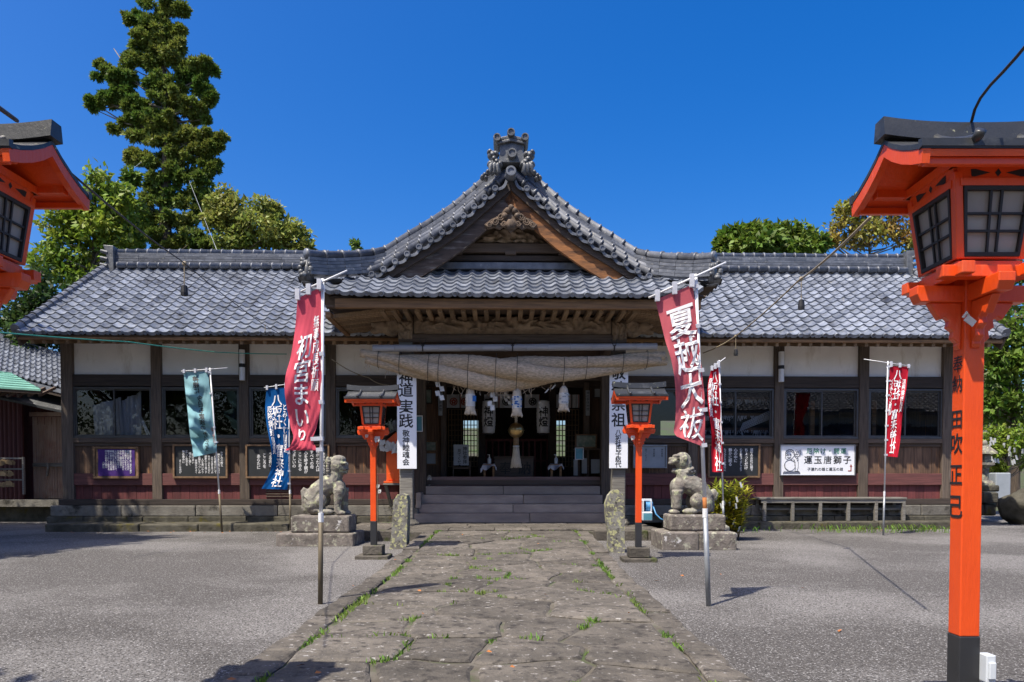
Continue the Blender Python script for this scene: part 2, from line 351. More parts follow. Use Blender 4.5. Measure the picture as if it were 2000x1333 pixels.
# ------------------------------------------------------------------ all writing in the place
TX = dict(
 hatsu='初宮まいり', buji='無事成長祈願', nagoshi='夏越大祓', yasaka='八坂社・富来神社', mikuji='とみくじ開運', yaku='厄除病封息災',
 tana=['神棚に','今日も家族の','ありがとう'], tanas='神宮大麻は氏神さまの御神札とともに', tanar='神社庁',
 shinto='神道実践', keishin='敬神睦魂会', sukei='敬神崇祖', soudai='八坂社氏子総代会', hono='奉納', donor='田吹正己',
 s1='厄除け・開運', s2='運玉唐獅子', s3='子連れの雄と運玉の雌', light='神燈', notice='神社参拝', notice2='見てください',
 purple=['神社は神を敬い祖先を尊び','感謝のまことを捧げ','清き明き心をもって','世のため人のために','奉仕し国の隆昌と','世界の平和を祈る','大御心をいただきて','睦び和らぎ住む里の','神の恵みと祖先の恩','明るく正しく生きる','日々の務めに励む','八坂社'],
 bb1=['かがみの教え','神さまの前に立ち','心を静かにして','自分の姿を見つめ','今日一日を大切に','感謝の心で過ごす','人を思いやり','言葉をつつしみ','家族なかよく','助けあい','明るく清く','正しく生きる','神の恵みに','まことを捧げ'],
 bb2=['本来のいのちに','授かった人は','すべての母','心を映す鏡が','ここにある','たましいの','こころである','うつすところ','まことなり','うるおい','こころを','あらたに'],
 bb3=['鎮守のお社に詣で','ちょっとだけ','心を旅立てましょう','心の中に','静かに眠る','もうひとりの自分に'])
_c = set()
for v in TX.values():
    for s_ in ([v] if isinstance(v, str) else v): _c |= set(s_)
load_glyphs(sorted(_c))

def world_plane(px, py, Y): return at(px, py, Y)

# ------------------------------------------------------------------ ground
mb = MB(); mb.add([(-900,-600,-.03),(900,-600,-.03),(900,1400,-.03),(-900,1400,-.03)], [(0,1,2,3)])
tag(mb.build('ground', MT['earth']), kind='structure')
mb = MB(); mb.grid(lambda u, v: (-60+90*u, -30+70*v, 0.0), 30, 20)
tag(mb.build('asphalt_yard', MT['asphalt']), kind='structure')

# ---- approach path of flagstones
def sstep(a, b, x): t = min(1, max(0, (x-a)/(b-a))); return t*t*(3-2*t)
def zpath(y): return .022+.145*sstep(7.5, 12.6, y)
PX0, PX1, PY0, PY1 = -1.60, 1.27, 1.2, 12.75
root_path = empty('approach_path', (0, 0, 0)); tag(root_path, kind='structure')
mb = MB(); mb.grid(lambda u, v: (PX0+.03+(PX1-PX0-.06)*u, PY0+(PY1-PY0)*v, zpath(PY0+(PY1-PY0)*v)-.014), 4, 60)
mb.build('joint_bed', MT['joint'], root_path)
def clip(poly, mx, my, nx, ny):      # keep the side where (p-m).n <= 0
    out = []
    for i in range(len(poly)):
        a, b = poly[i], poly[(i+1) % len(poly)]
        da = (a[0]-mx)*nx+(a[1]-my)*ny; db = (b[0]-mx)*nx+(b[1]-my)*ny
        if da <= 0: out.append(a)
        if (da < 0 < db) or (db < 0 < da):
            t = da/(da-db); out.append((a[0]+(b[0]-a[0])*t, a[1]+(b[1]-a[1])*t))
    return out
JOINTS = []
BW = .23
def stone_from_poly(poly, gap, name, mat, parent, zf, depth=.10, dz=.012):
    cx = sum(p[0] for p in poly)/len(poly); cy = sum(p[1] for p in poly)/len(poly)
    pts = []
    n = len(poly)
    for i in range(n):          # split edges with a little wander so that outlines are not straight
        a, b = poly[i], poly[(i+1) % n]
        L_ = math.hypot(b[0]-a[0], b[1]-a[1]); k = max(1, int(L_/.11))
        for j in range(k):
            t = j/k; x = a[0]+(b[0]-a[0])*t; y = a[1]+(b[1]-a[1])*t
            w = noise.noise_vector(Vector((x*5, y*5, 3.1)))*.03+noise.noise_vector(Vector((x*17, y*17, 3.1)))*.012
            pts.append((x+w.x, y+w.y))
    def ring(inset, z):
        r = []
        for x, y in pts:
            d = math.hypot(x-cx, y-cy) or 1; k = max(.2, 1-inset/d*1.25)
            xx, yy = cx+(x-cx)*k, cy+(y-cy)*k
            r.append((xx, yy, zf(yy)+z+noise.noise(Vector((xx*4, yy*4, 8)))*.006))
        return r
    h = random.uniform(-dz*.5, dz)
    a, b, c = ring(gap, -depth), ring(gap, h-.012), ring(gap+.022, h)
    m = len(pts); fs = []
    for i in range(m):
        j = (i+1) % m; fs += [(i, j, m+j, m+i), (m+i, m+j, 2*m+j, 2*m+i)]
    mb = MB(); mb.add(a+b+c, fs); top = sum(p[2] for p in c)/m
    mb.v.append((cx, cy, top)); ce = len(mb.v)-1
    mb.f += [(2*m+i, 2*m+(i+1) % m, ce) for i in range(m)]
    return mb.build(name, mat, parent)
rs = random.Random(21); seeds = []
gy = PY0; r_ = 0
while gy < PY1-.1:
    hy = rs.uniform(.40, .80); nx_ = rs.choice((2, 3, 3, 3, 4, 4)); wx = (PX1-PX0-2*BW)/nx_
    for i in range(nx_): seeds.append((PX0+BW+wx*(i+.5+rs.uniform(-.26, .26)), gy+hy*(.5+rs.uniform(-.30, .30))))
    gy += hy; r_ += 1
for i, s_ in enumerate(seeds):
    poly = [(PX0+BW, PY0), (PX1-BW, PY0), (PX1-BW, PY1), (PX0+BW, PY1)]
    for j, q in enumerate(seeds):
        if i != j and abs(q[1]-s_[1]) < 2.6:
            poly = clip(poly, (s_[0]+q[0])/2, (s_[1]+q[1])/2, q[0]-s_[0], q[1]-s_[1])
            if len(poly) < 3: break
    if len(poly) < 3: continue
    for k in range(len(poly)): JOINTS.append((poly[k], poly[(k+1) % len(poly)]))
    stone_from_poly(poly, rs.choice((.007, .012, .018)), 'flagstone', MT['flag'], root_path, zpath)
for side in (0, 1):
    y = PY0
    while y < PY1:
        l = min(rs.uniform(.55, 1.35), PY1-y+.02); x0 = PX0 if side == 0 else PX1-BW; w = BW+rs.uniform(-.02, .03)
        xa, xb = (x0, x0+w-.02) if side == 0 else (PX1-w+.02, PX1)
        if l > .12: stone_from_poly([(xa, y), (xb, y), (xb, y+l), (xa, y+l)], .006, 'edge_stone', MT['flag'], root_path, zpath, .16, .02)
        JOINTS.append(((x0+(BW if side == 0 else 0), y), (x0+(BW if side == 0 else 0), y+l)))
        y += l
# grass in the joints and at the yard's edges
def grass_patch(name, pts, hmin, hmax, nb, spread=.03, mat='grass'):
    V = []; A = []
    for p in pts:
        for _ in range(nb):
            bx, by = p[0]+random.gauss(0, spread), p[1]+random.gauss(0, spread); a = random.uniform(0, 6.28); h = random.uniform(hmin, hmax)
            ln = random.uniform(.2, .9)*h; w = random.uniform(.003, .006); dx, dy = math.cos(a), math.sin(a); z = p[2]
            V += [(bx-dy*w, by+dx*w, z), (bx+dy*w, by-dx*w, z), (bx+dx*ln*.45+dy*w*.6, by+dy*ln*.45-dx*w*.6, z+h*.7), (bx+dx*ln, by+dy*ln, z+h*.95)]
            A.append(random.random())
    V = np.array(V); Q = np.arange(len(V)).reshape(-1, 4)
    return np_mesh(name, V, Q, MT[mat], attr=np.array(A))
gp = []
for a, b in JOINTS:
    L_ = math.hypot(b[0]-a[0], b[1]-a[1]); n_ = int(L_/.022)
    for k in range(n_):
        t = (k+random.random())/max(1, n_); x, y = a[0]+(b[0]-a[0])*t, a[1]+(b[1]-a[1])*t
        d = .8*noise.noise(Vector((x*1.9, y*1.6, 5)))+.75*noise.noise(Vector((x*5.5, y*5.5, 1)))
        edge = .28 if abs(x-(PX1-BW)) < .02 or abs(x-(PX0+BW)) < .02 else 0
        if d+edge > .30 and random.random() < .55: gp.append((x, y, zpath(y)-.01))
tag(grass_patch('path_grass', gp, .012, .05, 4, .018), 'short green grass in the joints of the stone path', 'grass', kind='stuff')
gp = []
for _ in range(110):
    px = random.choice((random.gauss(1690, 60), random.uniform(1450, 1860), random.gauss(1800, 40))); g = gnd(px, random.uniform(1034, 1042)); gp.append((g.x, g.y, 0))
tag(grass_patch('kerb_weeds', gp, .03, .16, 4, .05), 'tufts of weeds along the foot of the right kerb', 'weeds', kind='stuff')
# dry leaves and pebbles
V = []; A = []
for _ in range(90):
    x, y = random.choice(((random.uniform(3, 9), random.uniform(14.9, 15.6)), (random.uniform(-1.7, 3), random.uniform(3, 12)), (random.uniform(-9, -4), random.uniform(14.4, 15))))
    z = zpath(y)+.02 if PX0 < x < PX1 and y < 12.7 else .008
    a = random.uniform(0, 6.28); l = random.uniform(.015, .035); c, s_ = math.cos(a)*l, math.sin(a)*l
    V += [(x-c, y-s_, z), (x+s_*.5, y-c*.5, z+.012), (x+c, y+s_, z+.006), (x-s_*.5, y+c*.5, z+.002)]; A.append(random.random())
tag(np_mesh('fallen_leaves', np.array(V), np.arange(len(V)).reshape(-1, 4), MT['rust'], attr=np.array(A)), 'scattered dry orange leaves on the yard and path', 'leaves', kind='stuff')

# ------------------------------------------------------------------ the shrine hall
ROT = math.radians(1.2); PIV = Vector((0, 16, 0))
hall = empty('shrine_hall', PIV, ROT)
tag(hall, 'long wooden shrine hall with grey tiled roofs and a gabled porch over its steps', 'shrine hall')
def HL(px, py, yl):          # photo ray -> hall coordinates on the plane y = yl
    d = ray(px, py); n = Vector((-math.sin(ROT), math.cos(ROT), 0)); o = Vector((0, 0, EYE))
    t = (yl-(o-PIV).dot(n))/d.dot(n); p = o+d*t-PIV
    c, s_ = math.cos(-ROT), math.sin(-ROT); return Vector((p.x*c-p.y*s_, p.x*s_+p.y*c, p.z))
def zl(py, yl, px=1000): return HL(px, py, yl).z
def xl(px, yl, py=850): return HL(px, py, yl).x
def H2W(v): return Matrix.Translation(PIV) @ Matrix.Rotation(ROT, 4, 'Z') @ Vector(v)

LP = [xl(p, 0) for p in (137, 310, 480, 648, 821.5)]; RP = [xl(p, 0) for p in (1184, 1351, 1518, 1682.5, 1846)]
XE0, XE1 = xl(33, -1.0, 655), xl(1962, -1.0, 655)
zt = zl(680, 0); Z = {k: zl(v, 0) for k, v in dict(ptop=684, pbot=735, bbot=757, wbot=857, sill=866, bdbot=925, rbbot=948, lbbot=975, dark=986).items()}
# foundation courses
for (x0, x1) in ((LP[0]-.35, LP[4]-.45), (RP[0]+.3, RP[4]+.25)):
    for row, (z0, z1, yf, m_) in enumerate(((Z['dark']-.24, Z['dark']-.01, -.17, 'found'), (.12, Z['dark']-.245, -.24, 'mossy'))):
        x = x0-.05*row
        while x < x1-.1:
            l = rs.uniform(.7, 1.5) if row else rs.uniform(1.2, 2.2); l = min(l, x1+.05*row-x)
            o = MB().box(x, x+l-.012, yf+rs.uniform(-.012, .012), .4, z0, z1).build('foundation_stone', MT[m_], hall, bevel=.018)
            x += l
# dark sill and floor
for a, b in ((LP[0]-.2, LP[4]), (RP[0], RP[4]+.15)):
    MB().box(a, b, -.13, .12, Z['dark'], Z['lbbot']).build('ground_sill', MT['wooddark'], hall, bevel=.008)
# posts
PW = .105
for i, x in enumerate(LP+RP):
    d = PW*1.15 if i in (0, 4, 5, 9) else PW
    MB().box(x-d, x+d, -.11, .11, Z['lbbot']+.002 if i not in (4, 5) else .3, zt+.1).build('post', MT['wood'], hall, bevel=.008)
# bays
def bay(x0, x1, k, side):
    MB().box(x0, x1, -.01, .06, Z['pbot'], zt+.06).build('plaster_panel', MT['plaster'], hall)
    MB().box(x0, x1, -.085, .05, Z['bbot'], Z['pbot']).build('tie_beam', MT['wooddark'], hall, bevel=.006)
    # window
    w = MB(); z0, z1 = Z['wbot'], Z['bbot']-.02; t = .045
    w.box(x0, x1, -.075, .03, z1-t, z1); w.box(x0, x1, -.09, .03, z0, z0+t); w.box(x0, x0+t, -.075, .03, z0+t, z1-t); w.box(x1-t, x1, -.075, .03, z0+t, z1-t)
    win = w.build('window', MT['alu'], hall, bevel=.004)
    xm = (x0+x1)/2+(-.0 if k % 2 else .02)
    for j, (a, b, yy) in enumerate(((x0+t, xm+.02, -.035), (xm-.02, x1-t, .0))):
        f = MB(); s_ = .028
        f.box(a, a+s_, yy-.018, yy+.012, z0+t, z1-t); f.box(b-s_, b, yy-.018, yy+.012, z0+t, z1-t); f.box(a+s_, b-s_, yy-.018, yy+.012, z1-t-s_, z1-t); f.box(a+s_, b-s_, yy-.018, yy+.012, z0+t, z0+t+s_)
        f.build('sash', MT['alu'], win)
        p = MB(); yt = rs.uniform(-.004, .004)
        p.add([(a+s_, yy-.003+yt, z0+t+s_), (b-s_, yy-.003-yt, z0+t+s_), (b-s_, yy-.003-yt*.5, z1-t-s_), (a+s_, yy-.003+yt*.6, z1-t-s_)], [(0,1,2,3)])
        p.build('pane', MT['glass'], win)
    MB().box(x0, x1, -.10, .04, Z['sill'], Z['wbot']-.003).build('window_sill', MT['woodh'], hall, bevel=.005)
    MB().box(x0, x1, -.06, .04, Z['sill']-.07, Z['sill']-.003).build('rail', MT['woodh'], hall, bevel=.005)
    # vertical boards
    n = max(4, round((x1-x0)/.21)); bw = (x1-x0)/n
    for i in range(n):
        dy = rs.uniform(-.004, .004)
        MB().box(x0+i*bw+.0025, x0+(i+1)*bw-.0025, -.03+dy, .03, Z['bdbot'], Z['sill']-.073).build('wall_board', MT['board'], hall)
    MB().box(x0, x1, -.095, .03, Z['rbbot'], Z['bdbot']-.003).build('waist_beam', MT['redbeam'], hall, bevel=.006)
    n = max(4, round((x1-x0)/.19)); bw = (x1-x0)/n
    for i in range(n):
        MB().box(x0+i*bw+.003, x0+(i+1)*bw-.003, -.035+rs.uniform(-.003, .003), .03, Z['lbbot']+.003, Z['rbbot']-.003).build('skirt_board', MT['redboard'], hall)
for k in range(4):
    bay(LP[k]+PW, LP[k+1]-PW, k, 0); bay(RP[k]+PW, RP[k+1]-PW, k, 1)
# vents in the skirt
for px in (545, 1425):
    x = xl(px, 0)
    for i in range(4): MB().box(x-.28, x+.28, -.06, -.036, Z['lbbot']+.05+i*.055, Z['lbbot']+.075+i*.055).build('vent_slat', MT['woodh'], hall)
# head beam and eaves
DEPTH = 5.0; YR = 2.5
ze = zl(655, -1.0); zr = zl(530, YR); th = math.atan2(zr-ze, YR+1.0); sd = Vector((0, math.cos(th), math.sin(th))); sn = Vector((0, -math.sin(th), math.cos(th)))
RL = (YR+1.0)/math.cos(th)
MB().box(LP[0]-.35, RP[4]+.3, -.12, .10, zt+.06, zt+.24).build('head_beam', MT['woodh'], hall, bevel=.008)
# roof deck (front and back slopes), rafters, fascia
r = MB()
e0 = Vector((0, -1.0, ze-.05))
def slab(a, b, c, d, t, nrm): n = Vector(nrm)*t; return [a, b, c, d, a-n, b-n, c-n, d-n], [(0,1,2,3),(7,6,5,4),(0,4,5,1),(1,5,6,2),(2,6,7,3),(3,7,4,0)]
p0 = Vector((XE0, -.98, ze-.03)); p1 = Vector((XE1, -.98, ze-.03)); q1 = p1+sd*RL; q0 = p0+sd*RL
r.add(*slab(p0, p1, q1, q0, .05, sn))
b0 = Vector((XE0, 2*YR+1.0, ze-.03)); b1 = Vector((XE1, 2*YR+1.0, ze-.03)); r.add(*slab(b1, b0, q0, q1, .05, (0, math.sin(th), math.cos(th))))
hroof = r.build('hall_roof', MT['woodh'], hall)
MB().box(XE0+.02, XE1-.02, -.985, -.93, zl(667, -.98), ze-.06).build('fascia_board', MT['eave'], hall, bevel=.006)
zra = zl(671.5, -.92); zrb = zl(679, -.05)+.10; rm = MB(); rm.beam((0, 0, 0), (0, .86, zrb-zra), .065, .075); rme = rm.mesh('rafter', MT['woody'])
m = MB(); m.add(*slab(Vector((XE0+.1, -.95, zra+.045)), Vector((XE1-.1, -.95, zra+.045)), Vector((XE1-.1, -.05, zrb+.05)), Vector((XE0+.1, -.05, zrb+.05)), .012, (0,0,-1))); m.build('soffit_board', MT['eave'], hall)
x = XE0+.25
while x < XE1-.2:
    if not (-2.0 < x < 1.9): inst('rafter', rme, hall, (x, -.925, zra))
    x += .235
# side and back walls, ceiling
zc = zt+.12
for x in (LP[0], RP[4]):
    MB().box(x-.05, x+.05, .12, DEPTH, .2, zt+.1).build('side_wall', MT['board'], hall)
    g = MB(); g.add([(x-.04, -.1, zt+.1), (x-.04, DEPTH+.1, zt+.1), (x-.04, YR, zr-.1), (x+.04, -.1, zt+.1), (x+.04, DEPTH+.1, zt+.1), (x+.04, YR, zr-.1)], [(0,1,2),(5,4,3),(0,3,4,1),(1,4,5,2),(2,5,3,0)])
    g.build('gable_wall', MT['plaster'], hall)
# back wall with a few openings that let daylight in behind the windows
xs = sorted(LP+RP); bw_ = MB()
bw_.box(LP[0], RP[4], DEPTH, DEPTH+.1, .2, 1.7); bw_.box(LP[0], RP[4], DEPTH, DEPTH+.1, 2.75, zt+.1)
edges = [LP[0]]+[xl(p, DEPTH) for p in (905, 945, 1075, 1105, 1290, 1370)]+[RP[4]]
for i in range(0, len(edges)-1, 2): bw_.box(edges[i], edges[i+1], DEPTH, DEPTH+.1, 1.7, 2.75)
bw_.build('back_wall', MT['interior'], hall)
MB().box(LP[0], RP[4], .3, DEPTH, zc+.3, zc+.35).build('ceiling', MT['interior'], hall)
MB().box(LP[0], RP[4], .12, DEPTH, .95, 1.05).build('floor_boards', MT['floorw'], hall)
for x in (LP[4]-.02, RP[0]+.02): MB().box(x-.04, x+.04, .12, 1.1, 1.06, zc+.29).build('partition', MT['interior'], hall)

# ---- tiles
TW = .252; rows = 17; TL = RL/rows
def wave(u): return .026*math.cos(2*math.pi*u)+.007*math.cos(4*math.pi*u)
def tile_geo(w, l, eave=False):
    n = 8; m = MB(); V = []
    for i in range(n+1):
        u = i/n; h = wave(u); V += [(u*w, 0, h+.047), (u*w, -.002, h+(.012 if not eave else -.022)), (u*w, l+.03, h+.012)]
    Fq = []
    for i in range(n):
        a, b = 3*i, 3*i+3; Fq += [(a, b, b+2, a+2), (a+1, b+1, b, a)]
    m.add(V, Fq)
    if eave:
        m.lathe((0, -.012, wave(0)-.008), [(.030, -.012), (.034, -.020), (.047, -.020), (.050, -.012), (.050, .05)][::-1], 12, 'Y')
    return m
def basis(ax, ay, az, o): return Matrix(((ax[0], ay[0], az[0], o[0]), (ax[1], ay[1], az[1], o[1]), (ax[2], ay[2], az[2], o[2]), (0,0,0,1)))
def tile_field(parent, spots, w, l, n_single, eave_first=True, name='roof_tile'):
    """spots: list of (matrix, is_eave); the first n_single become objects, the rest one joined part"""
    g = {e: tile_geo(w, l, e) for e in (False, True)}; me = {e: g[e].mesh('roof_tile', MT['tile']) for e in g}
    for e in me:
        me[e].polygons.foreach_set('use_smooth', [True]*len(me[e].polygons))
        if hasattr(me[e], 'set_sharp_from_angle'): me[e].set_sharp_from_angle(angle=math.radians(40))
    for mt, e in spots[:n_single]:
        o = inst(name, me[e], parent, mat=mt @ Matrix.Rotation(rs.uniform(-.012, .012), 4, 'X') @ Matrix.Translation((0, rs.uniform(-.004, .004), rs.uniform(-.003, .003))))
    rest = spots[n_single:]
    if rest:
        mbr = MB()
        for mt, e in rest:
            j = mt @ Matrix.Rotation(rs.uniform(-.016, .016), 4, 'X') @ Matrix.Rotation(rs.uniform(-.012, .012), 4, 'Y')
            mbr.add([j @ Vector(v) for v in g[e].v], g[e].f)
        o = mbr.build('roof_tiles', MT['tile'], parent); o['kind'] = 'stuff'
        o.data.polygons.foreach_set('use_smooth', [True]*len(o.data.polygons))
        if hasattr(o.data, 'set_sharp_from_angle'): o.data.set_sharp_from_angle(angle=math.radians(40))
spots = []
ncol = int((XE1-XE0-.1)/TW); Xs = XE0+.08; ax = Vector((1,0,0))
for j in range(rows):
    for i in range(ncol):
        x = Xs+i*TW
        if -1.6 < x < 1.4: continue
        o = Vector((x, -1.03, ze-.01))+sd*(j*TL)+sn*.012
        spots.append((basis(ax, sd, sn, o), j == 0))
tile_field(hroof, spots, TW, TL, 150)
# verge: bargeboard, kerb tile tube with collars
for x, sx in ((XE0, -1), (XE1, 1)):
    a = Vector((x+sx*.02, -1.02, ze)); 
    MB().obox(a+sd*RL/2-sn*.16, (.025, 0, 0), sd*(RL/2), sn*.12).build('bargeboard', MT['woodh'], hall, bevel=.006)
    n_ = 18
    for k in range(n_):
        m = MB(); c0 = a+sd*(RL*k/n_)+sn*.09-Vector((sx*.03,0,0)); c1 = a+sd*(RL*(k+1)/n_+.02)+sn*.075-Vector((sx*.03,0,0))
        m.tube([c0, c0+(c1-c0)*.12, c0+(c1-c0)*.13, c1], [.095, .095, .082, .078], 10); m.obox((c0+c1)/2+Vector((sx*.08,0,0))-sn*.07, (.012, 0, 0), (c1-c0)*.5, sn*.07)
        m.build('verge_tile', MT['ridge'], hroof, smooth=False)
# main ridge
ridge = MB().box(XE0+.25, XE1-.25, YR-.13, YR+.13, zr-.15, zr+.36).build('main_ridge', MT['ridge'], hall)
for k in range(5):
    x = XE0+.2
    zz = zr+.03+k*.062
    while x < XE1-.2:
        l = min(rs.uniform(.45, .75), XE1-.2-x); d = .165-.008*k+rs.uniform(-.004, .004)
        if not (-1.3 < x < .9): MB().box(x, x+l-.006, YR-d, YR+d, zz, zz+.05).build('ridge_course_tile', MT['ridge'], ridge)
        x += l
def roll_mesh(l, r, n=10):
    m = MB(); m.tube([(0,0,0), (l*.14,0,0), (l*.15,0,0), (l+.01,0,0)], [r*1.18, r*1.18, r, r*.96], n); return m.mesh('ridge_roll', MT['ridge'], True)
rmsh = roll_mesh(.262, .085); x = XE0+.2
while x < XE1-.3:
    if not (-1.2 < x < .8): inst('ridge_roll', rmsh, ridge, (x, YR, zr+.40+rs.uniform(-.006, .006)))
    x += .262
rmsh2 = roll_mesh(.252, .07); x = XE0+.35          # lower bead at the foot of the ridge
while x < XE1-.35:
    if not (-1.6 < x < 1.2): inst('ridge_roll', rmsh2, ridge, (x, YR-.24, zr+.02+rs.uniform(-.005, .005)))
    x += .252
for x, sx in ((XE0+.2, -1), (XE1-.2, 1)):           # end ornaments
    m = MB(); m.prism([(x-sx*.05, zr-.25), (x+sx*.10, zr-.35), (x+sx*.16, zr-.05), (x+sx*.12, zr+.25), (x+sx*.2, zr+.52), (x-sx*.05, zr+.50)], YR-.24, YR+.24)
    for k in range(4): m.tube([(x+sx*.1, YR-.26+.02*k, zr-.18+.17*k), (x+sx*.26, YR-.3+.02*k, zr-.14+.17*k)], [.06, .045], 8)
    m.build('ridge_end_tile', MT['oni'], ridge, bevel=.012, fix=True)
# ------------------------------------------------------------------ the porch
YP = -1.7; XA = xl(998, -2.1, 600)                     # pillars' plane, gable axis
PILL = [xl(794.5, YP), xl(1207, YP)]; ZPLAT = .175
prof_px = ((0, 343), (54, 391), (112, 442), (160, 475), (205, 502), (252, 533), (310, 554), (362, 567), (392, 568))
sc_ = F/ (16-2.1); PROF = [(d/sc_, zl(y, -2.1)) for d, y in prof_px]
def zprof(x):
    x = abs(x)
    for (a, za), (b, zb) in zip(PROF, PROF[1:]):
        if x <= b: return za+(zb-za)*(x-a)/(b-a)
    return PROF[-1][1]
ZEV = zl(577, -2.85); SK = (zl(530, -1.45)-ZEV)/1.4; XC = 3.55
def zsk(y, x=0): return ZEV+SK*(y+2.85)+.10*(max(0, abs(x)-2.2)/1.4)**2
SX0, SX1 = xl(639, -2.85, 575)-XA, xl(1384, -2.85, 575)-XA
# platform, kerb and steps
px0, px1 = xl(655, -3.2, 1040), xl(1300, -3.2, 1040)
plat = MB().box(px0+.1, px1-.1, -3.1, -.2, -.05, ZPLAT-.03).build('porch_platform', MT['joint'], hall)
for a, b in ((px0, -1.62), (1.32, px1)):
    x = a
    while x < b-.05:
        l = min(rs.uniform(.7, 1.3), b-x)
        MB().box(x, x+l-.008, -3.30+rs.uniform(-.015, .015), -3.0, -.05, ZPLAT+rs.uniform(-.01, .006)).build('kerb_stone', MT['kerb'], plat, bevel=.02); x += l
y = -2.99; row = 0
while y < -.85:
    d = min(rs.choice((.42, .5, .62)), -.83-y); x = px0+.02
    while x < px1-.05:
        l = min(rs.uniform(.55, 1.2), px1-x)
        MB().box(x, x+l-.012, y, y+d-.012, -.05, ZPLAT+rs.uniform(-.006, .006)).build('paving_stone', MT['flag'], plat, bevel=.008); x += l
    y += d
# kerb strip before the two wings
for (pa, pb, yk) in ((88, 660, -1.0), (1300, 1875, -.62)):
    x, b = xl(pa, yk, 1030), xl(pb, yk, 1030)
    while x < b-.05:
        l = min(rs.uniform(.8, 1.9), b-x)
        MB().box(x, x+l-.01, yk+rs.uniform(-.03, .02), -.2, -.05, .165+rs.uniform(-.012, .012)).build('kerb_stone', MT['mossy'], hall, bevel=.03); x += l
zs = [zl(v, -.85+.25*k) for k, v in enumerate((1020.5, 1002.5, 984.5, 966.5, 949.5))]
sx0, sx1 = xl(804, -.85, 1010), xl(1186, -.85, 1010)
cuts = (1035, 1002, 1022, 983)
for k in range(4):
    yf = -.85+.25*k; a, b = sx0+.05*k, sx1-.015*k; c = xl(cuts[k], yf, 1000)
    for (p, q) in ((a, c-.004), (c+.004, b)):
        MB().box(p, q, yf+rs.uniform(-.004, .004), .3, zs[k]-(.0 if k else .05), zs[k+1]-.002).build('step_stone', MT['granite'], hall, bevel=.014)
MB().box(sx0-.02, sx0+.12, -.80, .2, .1, zs[1]+.10).build('step_cheek', MT['found'], hall, bevel=.015)
MB().box(sx0+.06, sx0+.17, -.62, .2, zs[1]+.10, zs[3]+.05).build('step_cheek', MT['granite'], hall, bevel=.015)
MB().box(LP[4]+.06, RP[0]-.06, .15, .42, zs[4]+.0, zl(931.5, .15)).build('threshold', MT['lip'], hall, bevel=.012)
ZF = zl(931.5, .15)-.012
# pillars with carved heads, bases
for x in PILL:
    MB().box(x-.13, x+.13, YP-.13, YP+.13, ZPLAT+.12, zl(600, YP)).build('porch_pillar', MT['grey wood'], hall, bevel=.02)
    MB().lathe((x, YP, ZPLAT-.01), [(.24, 0), (.24, .05), (.21, .09), (.19, .13)], 16).build('pillar_base', MT['found'], hall)
    MB().box(x-.19, x+.19, YP-.19, YP+.19, zl(612, YP), zl(600, YP)).build('bearing_block', MT['woodh'], hall, bevel=.02)
def carved(name, fn_in, x0, x1, z0, z1, y, depth, seed, parent, mat='carve', nx=70, nz=22, sc=(7, 9)):
    m = MB()
    def f(u, v):
        x, z = x0+(x1-x0)*u, z0+(z1-z0)*v; p = Vector((x*sc[0]*.35, z*sc[1]*.35, seed))
        w = noise.noise_vector(p)*1.2; h = abs(noise.noise(Vector((x*sc[0], z*sc[1], seed))+w*1.5)); h2 = abs(math.sin((noise.noise(p*.8+w*.4))*9))
        k = fn_in(u, v); return (x, y-depth*(.15+.8*h+.55*h2)*k, z)
    m.grid(f, nx, nz); m.box(x0, x1, y, y+.06, z0, z1)
    return m.build(name, MT[mat], parent, smooth=True)
edge = lambda u, v: max(0, min(1, 12*u, 12*(1-u), 5*v, 5*(1-v)))
carved('carved_frieze', edge, PILL[0]+.16, PILL[1]-.16, zl(655, YP), zl(619, YP), YP-.12, .20, 3.3, hall, nx=110, nz=30)
# tie beams
MB().box(PILL[0]-.14, PILL[1]+.14, YP-.15, YP+.13, zl(672, YP), zl(656, YP)).build('rainbow_beam', MT['woodh'], hall, bevel=.02)
MB().box(PILL[0]-.4, PILL[1]+.4, YP-.12, YP+.12, zl(600, YP)+.002, zl(588, YP)+.06).build('purlin', MT['woodh'], hall, bevel=.015)
for x in PILL: MB().box(x-.1, x+.1, YP+.135, -.13, zl(668, YP)+.02, zl(640, YP)).build('cross_beam', MT['woodh'], hall, bevel=.015)
# carved lion-head beam ends outside the pillars, and on the pillars' faces
for x, s_ in ((PILL[0], -1), (PILL[1], 1)):
    m = MB(); c = Vector((x+s_*.13, YP, zl(643, YP)))
    m.ell(c+Vector((s_*.15, 0, 0)), (.2, .13, .16)); m.ell(c+Vector((s_*.36, -.02, .03)), (.15, .11, .13)); m.ell(c+Vector((s_*.47, -.03, -.06)), (.1, .08, .06)); m.ell(c+Vector((s_*.46, -.03, .06)), (.1, .08, .05))
    for k in range(9): a = k*.7; m.ell(c+Vector((s_*(.12+.1*math.cos(a)), -.11, .13*math.sin(a))), (.05, .04, .05), 8, 6)
    m.tube([c+Vector((s_*.42, -.05, -.05)), c+Vector((s_*.52, -.06, .12)), c+Vector((s_*.56, -.06, .2))], [.04, .03, .012], 8)
    o = m.build('carved_beam_end', MT['carve'], hall, smooth=True)
    md = o.modifiers.new('remesh', 'REMESH'); md.mode = 'VOXEL'; md.voxel_size = .02
    carved('carved_head', edge, x-.14, x+.14, zl(668, YP), zl(628, YP), YP-.135, .10, 9.1+x, hall, nx=22, nz=26, sc=(14, 14))
